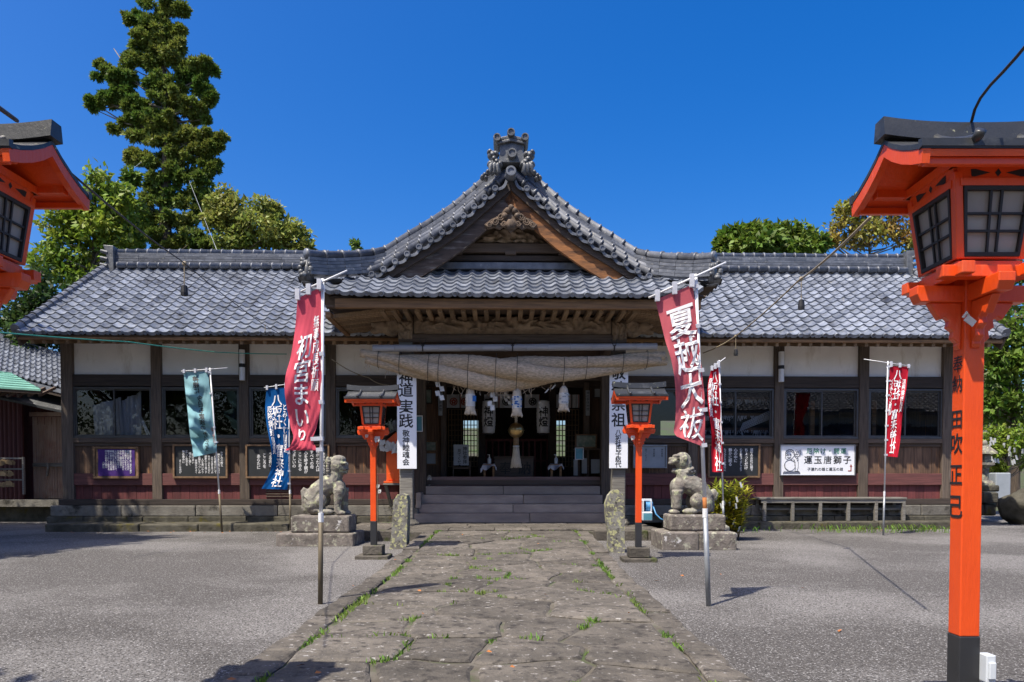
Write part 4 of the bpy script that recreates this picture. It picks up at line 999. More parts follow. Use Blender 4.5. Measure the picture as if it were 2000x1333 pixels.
# ------------------------------------------------------------------ banners
def lerp_poly(pts, t):
    n = len(pts)-1; f = min(n-1e-6, max(0, t*n)); i = int(f); u = f-i
    p0, p1, p2, p3 = pts[max(0, i-1)], pts[i], pts[i+1], pts[min(n, i+2)]
    h = lambda k: .5*((2*p1[k])+(-p0[k]+p2[k])*u+(2*p0[k]-5*p1[k]+4*p2[k]-p3[k])*u*u+(-p0[k]+3*p1[k]-3*p2[k]+p3[k])*u**3)
    return h(0), h(1)
def banner(label, group, base, top, joint, low_mat, bar, left, right, mat, texts, inkmat, ties, pole_side, A=.05, fr=2.2, ph=0, rad=.017, Y=None, z0=0, ribbon=None, mirror=False, tipup=0):
    Y = Y or gnd(base[0], base[1], z0).y
    b = at(base[0], base[1], Y); t = at(top[0], top[1], Y); B = empty('banner', b); tag(B, label, 'banner', group)
    def rel(p): return Vector(p)-b
    k = (joint-base[1])/(top[1]-base[1]); j = b+(t-b)*k
    MB().tube([rel(b)-Vector((0,0,.05)), rel(j)], rad*1.32, 10).build('pipe', MT[low_mat], B, smooth=True)
    pole = MB().tube([rel(j), rel(t)], [rad, rad*.85], 10).build('pole', MT['poleW'], B, smooth=True)
    MB().tube([rel(j)-Vector((0,0,.03)), rel(j)+Vector((0,0,.05))], rad*1.4, 10).build('collar', MT['poleW'], B)
    c0, c1 = at(bar[0][0], bar[0][1], Y-.03), at(bar[1][0], bar[1][1], Y-.03)
    MB().tube([rel(c0), rel(c1)], rad*.5, 8).build('crossbar', MT['poleW'], B, smooth=True)
    def P(u, v, off=0):
        v = min(1.0, max(0.0, v)); l, r = lerp_poly(left, v), lerp_poly(right, v); px, py = l[0]+(r[0]-l[0])*u, l[1]+(r[1]-l[1])*u
        d = (1-u) if pole_side == 'r' else u; fade = d*min(1, v*2.5)
        y = Y-.012+fade*A*(math.sin(v*fr*6.28+ph+u*1.5)+.5*math.sin(v*fr*13+ph*2-u*4)+.35*math.sin(u*9+v*5+ph))+off-.10*fade*v
        y += .006*math.sin(u*31+v*40+ph)*min(1, 3*v)
        p = at(px, py, y); return p-b
    m = MB(); m.grid(lambda u, v: P(u, v), 16, 64); cl = m.build('cloth', MT[mat], B, smooth=True)
    lm = MB()
    for (text, uc, v0, v1, cw) in texts:
        n = len(text); ch = (v1-v0)/n
        for i, c_ in enumerate(text):
            g = GL.get((c_, 1))
            if not g: continue
            vc = v0+(i+.5)*ch
            lm.add([P(uc+a*cw*(-1 if mirror else 1), vc-bb*ch*.98, -.009) for a, bb in g[0]], g[1])
    lm.build('lettering', MT[inkmat], cl)
    if ribbon:
        text, uc, v0, v1, cw, im = ribbon; lm = MB(); n = len(text); ch = (v1-v0)/n
        for i, c_ in enumerate(text): g = GL[(c_, 0)]; lm.add([P(uc+a*cw*(-1 if mirror else 1), v0+(i+.5)*ch-bb*ch*.95, -.009) for a, bb in g[0]], g[1])
        lm.build('lettering', MT[im], cl)
    for v in ties:
        q = P(1 if pole_side == 'r' else 0, v); zc = q.z; f = (zc-rel(b).z)/(t.z-b.z); pc = (t-b)*f
        mm = MB(); a_ = Vector((min(q.x, pc.x)-.014, 0, zc)); e_ = Vector((max(q.x, pc.x)+.016, 0, zc+.006)); mm.beam(a_+Vector((0, q.y*.5-.022, 0)), e_+Vector((0, -.024, 0)), .008, .034); mm.beam(a_+Vector((0, .02, 0)), e_+Vector((0, .022, 0)), .008, .034)
        mm.build('tie', MT['clothwhite'], B)
    for u in (.04, .5, .96):
        q = P(u, 0); f = (q.x-rel(c0).x)/(c1.x-c0.x); cz = rel(c0).z+(c1.z-c0.z)*f
        mm = MB(); mm.obox((q.x, -.035, (q.z+cz)/2+.005), (.019, 0, 0), (0, .016, 0), (0, 0, max(.015, (cz-q.z)/2+.028))); mm.build('tie', MT['clothwhite'], B)
    return B
BG = 'banners on poles in the forecourt'
banner('pink-red banner left of the path on a tall brown-footed pole, its lower edge curling', BG, (625.5, 1180), (630.5, 545), 1012, 'bronzepipe', ((578, 574), (678, 529)),
    [(581, 583), (578, 625), (574, 660), (567, 700), (558, 733), (556, 765), (561, 800), (568, 835), (573, 855), (566, 872), (556, 880)],
    [(627, 561), (627, 600), (627, 640), (627.5, 680), (628, 722), (627, 765), (625.5, 800), (618, 835), (611, 858), (616, 872), (622, 880)], 'pink',
    [(TX['hatsu'], .44, .205, .835, .50), (TX['buji'], .82, .13, .50, .2)], 'flagwhite', (.02, .33, .56, .80, .985), 'r', .045, 1.6, .4)
banner('rose-red banner in front of the open-mouthed stone lion, its tall pole rusty at the joint', BG, (1384.5, 1184), (1358.5, 536), 1003, 'steel', ((1267, 582), (1418, 513)),
    [(1280, 586), (1287, 615), (1293, 640), (1300, 668), (1309, 697), (1316, 730), (1319, 760), (1320, 790), (1319, 820), (1316, 843), (1322, 853)],
    [(1353, 556), (1357, 590), (1360, 620), (1363, 650), (1366, 680), (1370, 715), (1373, 745), (1376, 775), (1377, 805), (1377, 840), (1376.5, 874)], 'rose',
    [(TX['nagoshi'], .57, .09, .97, .78)], 'flagwhite', (.02, .26, .53, .79, .985), 'r', .04, 1.1, 2.0)
banner('pale teal banner with black writing on a leaning pole before the left wing', BG, (434, 1040), (410, 719), 962, 'bronzepipe', ((354, 725.5), (444, 719)),
    [(358.5, 727.5), (360.5, 750), (363, 775), (366, 800), (368.5, 825), (371, 850), (375, 870), (378, 893)],
    [(406, 725.7), (408.5, 748), (411, 770), (414, 798), (417, 828), (421, 846), (423, 864), (423.5, 884)], 'teal',
    [(TX['tana'][0], .46, .06, .27, .24), (TX['tana'][1], .55, .29, .66, .22), (TX['tana'][2], .60, .68, .95, .20)], 'ink', (.02, .28, .62, .86), 'r', .17, 2.6, 1.0, rad=.016, mirror=True, ribbon=(TX['tanar'], .9, .62, .9, .08, 'redink'))
banner('blue banner with white writing left of the closed-mouthed stone lion', BG, (567.5, 1040), (563.5, 751), 962, 'bronzepipe', ((516, 757.5), (569, 749.5)),
    [(520.7, 760), (518.3, 785), (518, 803), (520, 825), (524.5, 850), (529.5, 878), (530.5, 900), (528, 920), (520, 938), (511, 955)],
    [(560, 757), (562.5, 780), (564, 800), (564, 825), (563.5, 850), (563.5, 880), (563.5, 905), (564, 925), (564, 940), (561, 957)], 'blue',
    [(TX['yasaka'], .50, .06, .965, .44), (TX['mikuji'], .83, .16, .58, .19), (TX['yaku'], .19, .17, .60, .2)], 'flagwhite', (.02, .2, .39, .58, .75, .92), 'r', .07, 1.4, .7, rad=.015)
banner('bright red banner turned edge-on behind the right stone lion and the yellow-green bush', BG, (1413, 1012), (1404.7, 704), 985, 'steel', ((1388.5, 720), (1417, 699)),
    [(1389.2, 722), (1384.5, 740), (1381.7, 760), (1382.5, 785), (1385, 810), (1388.5, 832), (1390, 855), (1389.5, 885), (1391, 922)],
    [(1403, 715.5), (1404, 740), (1405, 762), (1407, 790), (1408.5, 815), (1410, 842), (1411.5, 868), (1412.3, 895), (1412.6, 923)], 'red',
    [(TX['yasaka'], .58, .05, .99, .55), (TX['yaku'], .2, .12, .52, .28)], 'flagwhite', (.02, .19, .36, .55, .74, .92), 'r', .12, 1.2, 1.3, rad=.014, Y=12.35)
banner('bright red banner hanging right of its slender pole in front of the bench', BG, (1725, 1046), (1734.3, 706), 965, 'steel', ((1687.5, 702), (1779, 715.8)),
    [(1738, 714.8), (1737, 740), (1735.5, 765), (1734.5, 790), (1733.2, 815), (1732.5, 840), (1731.7, 865), (1731, 891.5)],
    [(1775, 717.2), (1772.5, 738), (1770, 760), (1766, 784), (1763, 806), (1760.5, 832), (1758.5, 858), (1753.5, 893.5)], 'red',
    [(TX['yasaka'], .46, .05, .965, .42), (TX['mikuji'], .14, .15, .56, .18), (TX['yaku'], .83, .16, .56, .19)], 'flagwhite', (.02, .17, .33, .5, .67, .83, .98), 'l', .045, 1.5, .2, rad=.014, mirror=True)
# rusty length of the right tall pole
Yr = gnd(1384.5, 1184).y; bn = [o for o in COL.objects if o.name.startswith('banner') and 'rose-red' in o.get('label', '')][0]
o = MB().tube([at(1377.2, 1003, Yr)-bn.location, at(1376, 972, Yr)-bn.location], .0185, 10).build('rusty_collar', MT['rust'], bn, smooth=True); o['label'] = 'rusty orange joint of the pole'

# ------------------------------------------------------------------ stone lions on pedestals
def sculpt(name, parts, flip, mat, parent, vox=.0115):
    m = MB()
    for p in parts:
        if p[0] == 'e': _, x, y, z, rx, ry, rz_ = p[:7]; m.ell((x, y, z), (rx, ry, rz_), 16, 10, p[7] if len(p) > 7 else None)
        else: m.tube(p[1], p[2], 12)
    o = m.build(name, MT[mat], parent, smooth=True)
    md = o.modifiers.new('remesh', 'REMESH'); md.mode = 'VOXEL'; md.voxel_size = vox; md.use_smooth_shade = True
    sm = o.modifiers.new('smooth', 'SMOOTH'); sm.factor = .4; sm.iterations = 1
    tx = bpy.data.textures.get('chisel') or bpy.data.textures.new('chisel', 'CLOUDS'); tx.noise_scale = .05; tx.noise_depth = 3
    d = o.modifiers.new('chisel', 'DISPLACE'); d.texture = tx; d.strength = .013; d.mid_level = .5
    return o
def pedestal(loc, lower, upper, label, joints):
    Pd = empty('lion_pedestal', loc); tag(Pd, label, 'pedestal', 'stone lion pedestals')
    x0, x1, y0, y1, z0, z1 = lower; xs_ = [x0]+joints+[x1]
    for a, b in zip(xs_, xs_[1:]): MB().box(a+.003, b-.003, y0, y1, z0, z1).build('plinth_stone', MT['pedestal'], Pd, bevel=.025)
    MB().box(*upper).build('base_stone', MT['pedestal'], Pd, bevel=.03)
    return Pd
# left lion, facing right, mouth closed
YL = 12.15; bl = at(589, 1006, YL); kz = 1/709.0*1.0
def LQ(zx, zy): return ((zx-115)*kz, (885-zy)*kz)
def E(zx, zy, rx, rz_, ry, y=0, rot=None, Q=LQ):
    x, z = Q(zx, zy); return ('e', x, y, z, rx*kz, ry, rz_*kz)+((rot,) if rot else ())
def T(pts, rads, Q=LQ): return ('t', [(Q(a, b)[0], y, Q(a, b)[1]) for a, b, y in pts], [r*kz for r in rads])
lp = [E(275, 745, 125, 138, .19), T([(255, 720, 0), (330, 600, 0), (430, 520, 0), (520, 490, 0)], [130, 125, 118, 105]), E(555, 560, 88, 105, .15),
  E(600, 600, 45, 75, .09, -.10), T([(580, 580, -.10), (570, 680, -.11), (562, 780, -.11), (568, 840, -.11)], [68, 50, 42, 46]), E(600, 855, 62, 32, .075, -.115),
  T([(600, 560, .10), (605, 680, .11), (608, 780, .11), (610, 840, .11)], [62, 48, 42, 44]), E(635, 858, 50, 30, .07, .115),
  E(375, 705, 66, 78, .10, -.14), E(370, 705, 66, 78, .10, .14), E(430, 838, 90, 36, .075, -.15), E(430, 838, 90, 36, .075, .15), E(300, 820, 110, 60, .17),
  T([(480, 500, 0), (520, 420, 0), (540, 350, 0)], [105, 88, 82]), E(550, 295, 112, 118, .15), E(560, 222, 88, 52, .13), E(605, 225, 40, 22, .11), E(625, 330, 52, 50, .095), E(655, 290, 22, 24, .055), E(610, 372, 58, 28, .095),
  E(600, 262, 40, 24, .13), E(640, 272, 26, 20, .07, -.05), E(640, 272, 26, 20, .07, .05), E(448, 238, 28, 50, .04, -.10, .2), E(448, 238, 28, 50, .04, .10, .2), E(470, 330, 40, 70, .12), E(500, 380, 50, 30, .12),
  T([(160, 560, 0), (135, 600, 0), (138, 650, 0), (168, 655, 0), (185, 610, 0), (180, 570, 0)], [22, 30, 32, 26, 24, 22]), T([(140, 660, 0), (145, 740, 0), (135, 790, 0), (160, 830, 0)], [28, 26, 24, 28]), E(150, 640, 38, 60, .05)]
pl = pedestal((bl.x, YL, 0), (at(538, 1060, 11.7).x-bl.x, at(690.5, 1060, 11.7).x-bl.x, -.45, .43, -.02, .205), (at(567, 1030, 11.85).x-bl.x, at(682, 1030, 11.85).x-bl.x, -.30, .27, .207, bl.z-.0), 'two-tier lichened stone pedestal on the left, carrying the closed-mouthed lion', [.45])
lion = empty('stone_lion', (bl.x, YL, bl.z-.01)); tag(lion, 'lichen-covered stone lion with closed mouth, seated facing right on the left pedestal', 'stone lion', 'guardian lions beside the path')
sculpt('body', lp, False, 'lichen', lion)
m = MB()
for y in (-.105, .105): m.ell((LQ(612, 282)[0], y, LQ(612, 282)[1]), (.022, .02, .018), 10, 8)
m.build('eye', MT['kerb'], lion, smooth=True)
for y in (-.098, .098): MB().tube([(LQ(a, b)[0], y*c, LQ(a, b)[1]) for a, b, c in ((575, 330, 1.18), (600, 342, 1.12), (630, 348, 1.0), (658, 344, .75), (672, 336, .5))], .007, 6).build('mouth_line', MT['kerb'], lion)
m = MB()
for i in range(7):
    for y in (-.11, 0, .11): zx, zy = 462-10*math.sin(i*.5), 250+28*i; m.ell((LQ(zx, zy)[0], y*(1 if i < 5 else .8), LQ(zx, zy)[1]), (.036, .036, .034), 8, 6)
o = m.build('mane_curls', MT['lichen'], lion, smooth=True); o['kind'] = 'stuff'
# right lion, facing left, mouth open
YR_ = 11.7; br = at(1305, 1004, YR_); kz = 1/(F/YR_*5.794)
def RQ(zx, zy): return ((zx-205)*kz, (830-zy)*kz)
def E2(*a, **k): return E(*a, Q=RQ, **k)
def T2(p, r): return T(p, r, Q=RQ)
rp_ = [E2(615, 700, 95, 130, .19), T2([(610, 660, 0), (540, 540, 0), (440, 480, 0), (360, 470, 0)], [115, 122, 118, 105]), E2(310, 520, 88, 110, .16),
  T2([(290, 560, -.10), (290, 660, -.11), (285, 760, -.11)], [66, 54, 46]), E2(262, 800, 60, 32, .075, -.115), T2([(300, 560, .10), (305, 660, .11), (300, 760, .11)], [62, 52, 46]), E2(280, 802, 55, 30, .07, .115),
  E2(500, 680, 76, 86, .10, -.14), E2(500, 680, 76, 86, .10, .14), E2(430, 790, 92, 36, .075, -.15), E2(430, 790, 92, 36, .075, .15), E2(560, 780, 110, 50, .17),
  T2([(400, 460, 0), (380, 390, 0), (370, 320, 0)], [105, 88, 80]), E2(365, 225, 95, 102, .13), E2(300, 215, 60, 55, .11), E2(255, 235, 48, 30, .09), E2(232, 205, 26, 24, .055), E2(240, 252, 40, 18, .085),
  T2([(360, 320, 0), (300, 345, 0), (245, 330, 0)], [45, 32, 24]), E2(295, 170, 45, 22, .115), E2(375, 195, 28, 32, .03, -.13), E2(375, 195, 28, 32, .03, .13), E2(410, 260, 55, 90, .125),
  E2(420, 330, 48, 34, .15), E2(460, 315, 36, 30, .12), E2(480, 345, 30, 26, .10), E2(400, 355, 30, 22, .15), E2(445, 355, 34, 24, .13),
  T2([(705, 560, 0), (735, 600, 0), (725, 650, 0), (700, 640, 0)], [36, 40, 36, 30]), T2([(690, 640, 0), (700, 720, 0), (690, 800, 0)], [34, 30, 34]), E2(715, 600, 46, 60, .06)]
pedestal((br.x, YR_, 0), (at(1292, 1060, 11.12).x-br.x, at(1440, 1060, 11.12).x-br.x, -.58, .32, -.02, .27), (at(1309, 1030, 11.35).x-br.x, at(1418, 1030, 11.35).x-br.x, -.35, .22, .272, br.z), 'two-tier lichened stone pedestal on the right with white patches, carrying the open-mouthed lion', [.36])
lion2 = empty('stone_lion', (br.x, YR_, br.z-.01)); tag(lion2, 'lichen-covered stone lion with open mouth, seated facing left on the right pedestal', 'stone lion', 'guardian lions beside the path')
sculpt('body', rp_, False, 'lichen', lion2)
m = MB()
for y in (-.11, .11): m.ell((RQ(300, 200)[0], y, RQ(300, 200)[1]), (.022, .02, .018), 10, 8)
m.build('eye', MT['kerb'], lion2, smooth=True)
# stone posts beside the path
def stone_post(base, pts, dep, label):
    Y = gnd(*base).y; m = MB(); c = at(base[0], base[1], Y); pp_ = [(at(a, b, Y).x-c.x, at(a, b, Y).z) for a, b in pts]
    N_ = len(pp_); vs = []; 
    for yy, ins in ((0, .012), (.025, 0), (dep-.02, 0), (dep, .015)):
        cx = sum(p[0] for p in pp_)/N_; cz = sum(p[1] for p in pp_)/N_
        vs += [(cx+(x-cx)*(1-ins*3), yy, cz+(z-cz)*(1-ins) if z > 0 else z-.03) for x, z in pp_]
    fs = [tuple(range(N_))]+[tuple(3*N_+i for i in range(N_))[::-1]]+[(r*N_+i, r*N_+(i+1) % N_, (r+1)*N_+(i+1) % N_, (r+1)*N_+i) for r in range(3) for i in range(N_)]
    m.add(vs, fs); o = m.build('stone_post', MT['lichenpost'], fix=True); o.location = (c.x, Y, 0)
    tag(o, label, 'stone post', 'stone posts flanking the path')
    for px, py in ((783, 991), (780, 1058)) if base[0] < 1000 else ((1203, 982), (1204, 1052)):
        h = at(px, py, Y); MB().lathe((h.x-c.x, .002, h.z), [(.012, 0), (.013, -.006), (.009, -.006), (.008, -.001)], 10, 'Y').build('hole', MT['ink'], o)
stone_post((780, 1073), [(760, 1073), (764, 1040), (766, 1000), (768, 978), (775, 967), (785, 964), (794, 968), (797, 978), (796, 1020), (794, 1073)], .30, 'lichened upright stone post with drilled holes, left of the path before the orange cabinet')
stone_post((1203, 1080), [(1187, 1080), (1188, 1040), (1184, 1020), (1182, 985), (1187, 968), (1197, 957), (1207, 957), (1217, 966), (1220, 980), (1221, 1030), (1221, 1080)], .16, 'lichened upright stone post with drilled holes, right of the path before the porch pillar')
# ------------------------------------------------------------------ things hung on the porch (hall coordinates turned into the world)
def hpoint(px, py, yl): return H2W(HL(px, py, yl))
def hroot(name, label, cat, px, py, yl, group=None):
    o = empty(name, hpoint(px, py, yl), ROT); tag(o, label, cat, group); return o
def loc_of(root, px, py, yl):      # photo point on a hall plane -> local coordinates of a root turned with the hall
    return Matrix.Rotation(-ROT, 3, 'Z') @ (hpoint(px, py, yl)-root.location)
# bamboo pole above the rope
yb = -2.05; R = hroot('bamboo_pole', 'long grey bamboo pole lashed across the porch just above the straw rope', 'bamboo pole', 1005, 680, yb)
a, b = loc_of(R, 728, 681, yb), loc_of(R, 1283, 677.5, yb); n = 13
for i in range(n):
    p, q = a+(b-a)*(i/n), a+(b-a)*((i+1)/n)
    MB().tube([p, p+(q-p)*.02, p+(q-p)*.05, p+(q-p)*.95, p+(q-p)*.985, q], [.062, .071, .066, .066, .071, .062], 14).build('bamboo_joint', MT['bamboo'], R, smooth=True)
for px in (826, 1001, 1199):
    c = loc_of(R, px, 679.5, yb); MB().tube([c-Vector((.012,0,0)), c+Vector((.014,0,0))], .075, 12).build('lashing', MT['cable'], R)
    m = MB()
    for s_ in (-1, 1): m.tube([c+Vector((s_*.02, -.07, .02)), c+Vector((s_*.06, 0, .16))], .007, 6)
    m.build('lashing_cord', MT['cable'], R)
# the straw rope
yr = -1.98; R = hroot('straw_rope', 'huge twisted sacred straw rope sagging across the porch entrance', 'straw rope', 1003, 725, yr)
top_ = [(705, 684), (760, 687), (850, 693), (1000, 692), (1100, 699), (1200, 690), (1260, 686), (1303, 689)]
bot_ = [(705, 706), (760, 724), (850, 751), (960, 768), (1050, 760), (1150, 740), (1250, 722), (1303, 716)]
def ipol(P_, x):
    for (x0, y0), (x1, y1) in zip(P_, P_[1:]):
        if x <= x1: t = (x-x0)/(x1-x0); return y0+(y1-y0)*t
    return P_[-1][1]
for st in range(3):
    pts, rad = [], []; NN = 90; e0 = (0, 10, 18)[st]; e1 = (4, 14, 0)[st]
    for i in range(NN+1):
        px = 705+e0+(1303-e1-705-e0)*i/NN; t = (px-705)/598
        yt = sum(ipol(top_, px+d) for d in (-30, -15, 0, 15, 30))/5; yb_ = sum(ipol(bot_, px+d) for d in (-30, -15, 0, 15, 30))/5
        c = loc_of(R, px, (yt+yb_)/2, yr); h = abs(loc_of(R, px, yt, yr).z-loc_of(R, px, yb_, yr).z)/2
        a = 2.1+st*2.094+t*6.28*.95; r_s = h*.51; hr = h-r_s*.98
        pts.append(c+Vector((0, math.cos(a)*hr*.8, math.sin(a)*hr))); rad.append(max(.080, r_s*(1+.05*noise.noise(Vector((t*26, st, 0)))+.03*math.sin(i*2.7))))
    MB().tube(pts, rad, 22).build('rope_strand', MT['straw'], R, smooth=True)
for px in (740, 782, 838, 858, 915, 968, 1009, 1100, 1144, 1215, 1262):
    m = MB(); yt, yb_ = ipol(top_, px), ipol(bot_, px); c = loc_of(R, px, (yt+yb_)/2, yr); h = abs(loc_of(R, px, yt, yr).z-loc_of(R, px, yb_, yr).z)/2+.012
    m.tube([c+Vector((.015*math.sin(a), -math.cos(a)*h*.92, math.sin(a)*h)) for a in [i*2*math.pi/18 for i in range(19)]], .006, 5, cap=False)
    m.build('binding_cord', MT['cable'], R)
m = MB()
for _ in range(46):
    px = random.choice((random.uniform(930, 1040), random.uniform(712, 770), random.uniform(880, 1110))); p = loc_of(R, px, ipol(bot_, px)-3, yr-.05); q = Vector((random.gauss(0, .06), random.gauss(-.02, .05), -random.uniform(.05, .2)))
    m.tube([p, p+q*.5+Vector((random.gauss(0,.02),0,0)), p+q], .004, 4)
o = m.build('loose_straw', MT['straw'], R); o['kind'] = 'stuff'
# three straw tassels with paper sleeves
for k, (px, py0, py1, lab, bl_) in enumerate(((918.5, 756, 808, 'left straw tassel in a white paper sleeve with a blue diamond patch', 1), (1009.5, 760, 812, 'middle straw tassel in a torn paper sleeve, right above the round bell', 0), (1101, 755, 802, 'right straw tassel in a silvery paper sleeve', 0))):
    T_ = hroot('straw_tassel', lab, 'tassel', px, py0, yr, 'straw tassels hanging from the rope'); q = loc_of(T_, px, py1, yr); h = -q.z
    MB().lathe((0,0,-h), [(.105, 0), (.09, h*.2), (.085, h*.45), (.088, h*.7), (.075, h*.9), (.03, h*1.02)], 16).build('straw_bundle', MT['hemp'], T_, smooth=True)
    sl_ = MB().lathe((0,0,-h), [(.093, h*.26), (.0935, h*.5), (.092, h*.72)], 16); sl_.f = sl_.f[:-2]; s2 = sl_.build('paper_sleeve', MT['paper'], T_, smooth=True)
    if bl_: MB().obox((.055, -.078, -h*.45), (.04, .01, .0), (0, .004, 0), (0, 0, .055)).build('patch', MT['bluetape'], T_).rotation_euler = (0, 0, .35)
    else:
        m = MB()
        for i in range(14): a = random.uniform(3.4, 6.0); m.obox((.096*math.cos(a), .096*math.sin(a), -h*random.uniform(.3, .7)), (.02, 0, 0), (0, .003, 0), (0, 0, .012))
        m.build('patch', MT['bluetape'] if k == 1 else MT['greypaper'], T_)
    MB().tube([(0,0,-.02), (0,0,.16)], .012, 6).build('cord', MT['straw'], T_)
    m = MB()
    for i in range(26): a = i*.2417*6.28; m.tube([(.085*math.cos(a), .085*math.sin(a), -h*.85), (.112*math.cos(a), .112*math.sin(a), -h*(1.0+random.uniform(0, .08)))], .006, 4)
    m.build('straw_fringe', MT['hemp'], T_)
def shide(px, py0, py1, yl, label, sway=0.0, mat='paper'):
    T_ = hroot('paper_streamer', label, 'paper streamer', px, py0, yl, 'zigzag paper streamers under the rope'); h = -loc_of(T_, px, py1, yl).z; w = h*.27; m = MB()
    for i in range(4):
        x = (i % 2-.5)*w*.8+sway*i*h*.25; z = -h*(.06+i*.235)
        m.obox((x, -.006*i, z-h*.11), (w*.42, .006, w*.05), (0, .0015, 0), (sway*.1*h+.12*w, 0, -h*.13))
    m.tube([(0,0,.03), (0,0,-h*.06)], .003, 4); m.build('paper_fold', MT[mat], T_, fix=True)
shide(859, 745, 782, yr, 'leftmost zigzag paper streamer, hanging by the left hall post'); shide(966, 765, 802, yr, 'zigzag paper streamer between the left and middle straw tassels', -.3)
shide(990, 766, 790, yr+.3, 'narrow zigzag paper streamer just left of the middle straw tassel', .1); shide(1084, 752, 768, yr, 'zigzag paper streamer blown sideways beside the right straw tassel', -1.6); shide(1057, 785, 803, -.2, 'small zigzag paper streamer on the thin rope in front of the right paper lantern')
# bell with rope and hemp tassel
yk = -.35; T_ = hroot('bell_rope', 'thick rope with a round brass bell and a pale hemp tassel over the offering box', 'bell', 1008, 840, yk)
tp, bt = loc_of(T_, 1008, 772, yk), loc_of(T_, 1008, 832, yk)
for s_ in range(3):
    MB().tube([tp+(bt-tp)*(i/24)+Vector((.016*math.cos(i*1.05+s_*2.09), .016*math.sin(i*1.05+s_*2.09), 0)) for i in range(25)], .017, 7).build('rope_strand', MT['hemp'], T_, smooth=True)
c = loc_of(T_, 1008, 841, yk); m = MB().ell(c, (.168, .168, .168), 24, 16); m.tube([c+Vector((.172*math.cos(a), .172*math.sin(a), 0)) for a in [i*math.pi/16 for i in range(33)]], .012, 6, cap=False); m.build('bell', MT['brass'], T_, smooth=True)
c1, c2, c3 = loc_of(T_, 1008, 852, yk), loc_of(T_, 1008, 872, yk), loc_of(T_, 1008, 912, yk)
MB().tube([c1, c2], [.058, .062], 12).build('wooden_grip', MT['woody'], T_, smooth=True); MB().tube([c2+Vector((0,0,.012)), c2-Vector((0,0,.012))], .07, 12).build('binding', MT['paper'], T_)
MB().tube([c2, c2+(c3-c2)*.3, c2+(c3-c2)*.7, c3], [.062, .075, .095, .112], 18).build('hemp_tassel', MT['hemp'], T_, smooth=True)
m = MB()
for i in range(40): a = i*2.4; r_ = .105; m.tube([c2+(c3-c2)*.6+Vector((.088*math.cos(a), .088*math.sin(a), 0)), c3+Vector((r_*math.cos(a)*1.1, r_*math.sin(a), -random.uniform(0, .03)))], .006, 4)
m.build('hemp_fringe', MT['hemp'], T_)
# white boards on the porch pillars
def sign_board(px0, px1, py0, py1, yl, label, texts, mat='signwhite', t=.03, name='sign_board', cat='sign', group=None, frame=None, fmat='frame', bold=1, back=0):
    pc = ((px0+px1)/2, (py0+py1)/2); B = hroot(name, label, cat, pc[0], pc[1], yl, group); a, b = loc_of(B, px0, py1, yl), loc_of(B, px1, py0, yl)
    bd = MB().box(a.x, b.x, 0, t+back, a.z, b.z).build('panel', MT[mat], B, bevel=.003)
    for tx, mt in texts:
        def conv(it):
            p = loc_of(B, it[1], it[2], yl); s_ = it[3]/(F/(16+yl)); return (it[0], p.x, p.z, s_)+tuple(it[4:])
        mb = letters_flat([conv(i) for i in tx], lambda x, z: (x, -.0022, z), bold); mb.build('lettering', MT[mt], bd)
    if frame:
        f = frame
        for (x0, x1, z0, z1) in ((a.x-f, b.x+f, b.z+.001, b.z+f), (a.x-f, b.x+f, a.z-f, a.z-.001), (a.x-f, a.x-.001, a.z, b.z), (b.x+.001, b.x+f, a.z, b.z)):
            MB().box(x0, x1, -.028, t+back, z0, z1).build('frame', MT[fmat], B, bevel=.004)
    return B
yB = YP-.2
def chars(s_, x, ys, size, sq=1): return [(c_, x, y, size, 'v', sq) for c_, y in zip(s_, ys)]
sign_board(776, 813, 705, 916, yB, 'tall white board with black brush writing on the left porch pillar', [(chars(TX['shinto'], 793, (738, 763, 795, 823), 27)+chars(TX['keishin'], 793, (847, 861, 875, 889, 903), 13.5), 'ink')])
sign_board(1190, 1227, 705, 915, yB, 'tall white board with black brush writing on the right porch pillar', [(chars(TX['sukei'], 1208, (729, 759, 790, 821), 27)+chars(TX['soudai'], 1207.5, (845, 855.5, 866, 876.5, 887, 897.5, 908)[:7], 11.5), 'ink')])
# framed notices on the wings
def columns(cols, px0, px1, py0, py1, size, jitter=0, starts=None):
    n = len(cols); out = []
    for i, s_ in enumerate(cols):
        x = px1-(px1-px0)*i/max(1, n-1); y = py0+(starts[i] if starts else 0); s = min(size, (py1-y)/len(s_)/1.0)
        out.append((s_, x, y+s/2, s, 'v', min(1, size/s)*.98, 1.0))
    return out
FG = 'framed boards under the windows'
B = sign_board(187, 267, 877, 931, -.125, 'framed purple sheet with white writing under the leftmost window', [([], 'white')], mat='frame', frame=.045, group=FG, back=.01)
a, b = loc_of(B, 192.5, 930, -.125), loc_of(B, 263.5, 878, -.125); m = MB(); m.grid(lambda u, v: (a.x+(b.x-a.x)*u, -.006-.006*abs(math.sin(u*7+v*5))-.004*math.sin(v*9), a.z+(b.z-a.z)*v), 14, 10); sh = m.build('sheet', MT['purple'], B, smooth=True)
def conv_on(B, items, yl):
    out = []
    for it in items: p = loc_of(B, it[1], it[2], yl); out.append((it[0], p.x, p.z, it[3]/(F/(16+yl)))+tuple(it[4:]))
    return out
letters_flat(conv_on(B, columns(TX['purple'], 203, 255.5, 880, 925, 4.3, starts=[0]*11+[22]), -.125), lambda x, z: (x, -.0195, z), 1).build('lettering', MT['flagwhite'], sh)
sign_board(342, 441, 872, 931, -.125, 'black framed board with many columns of white writing behind the teal banner', [(columns(TX['bb1'], 352, 433, 880, 925, 5.0, starts=[2, 6, 10, 12, 10, 10, 16, 10, 18, 6, 4, 0, 0, 18]), 'flagwhite')], mat='black', frame=.04, group=FG, back=.01)
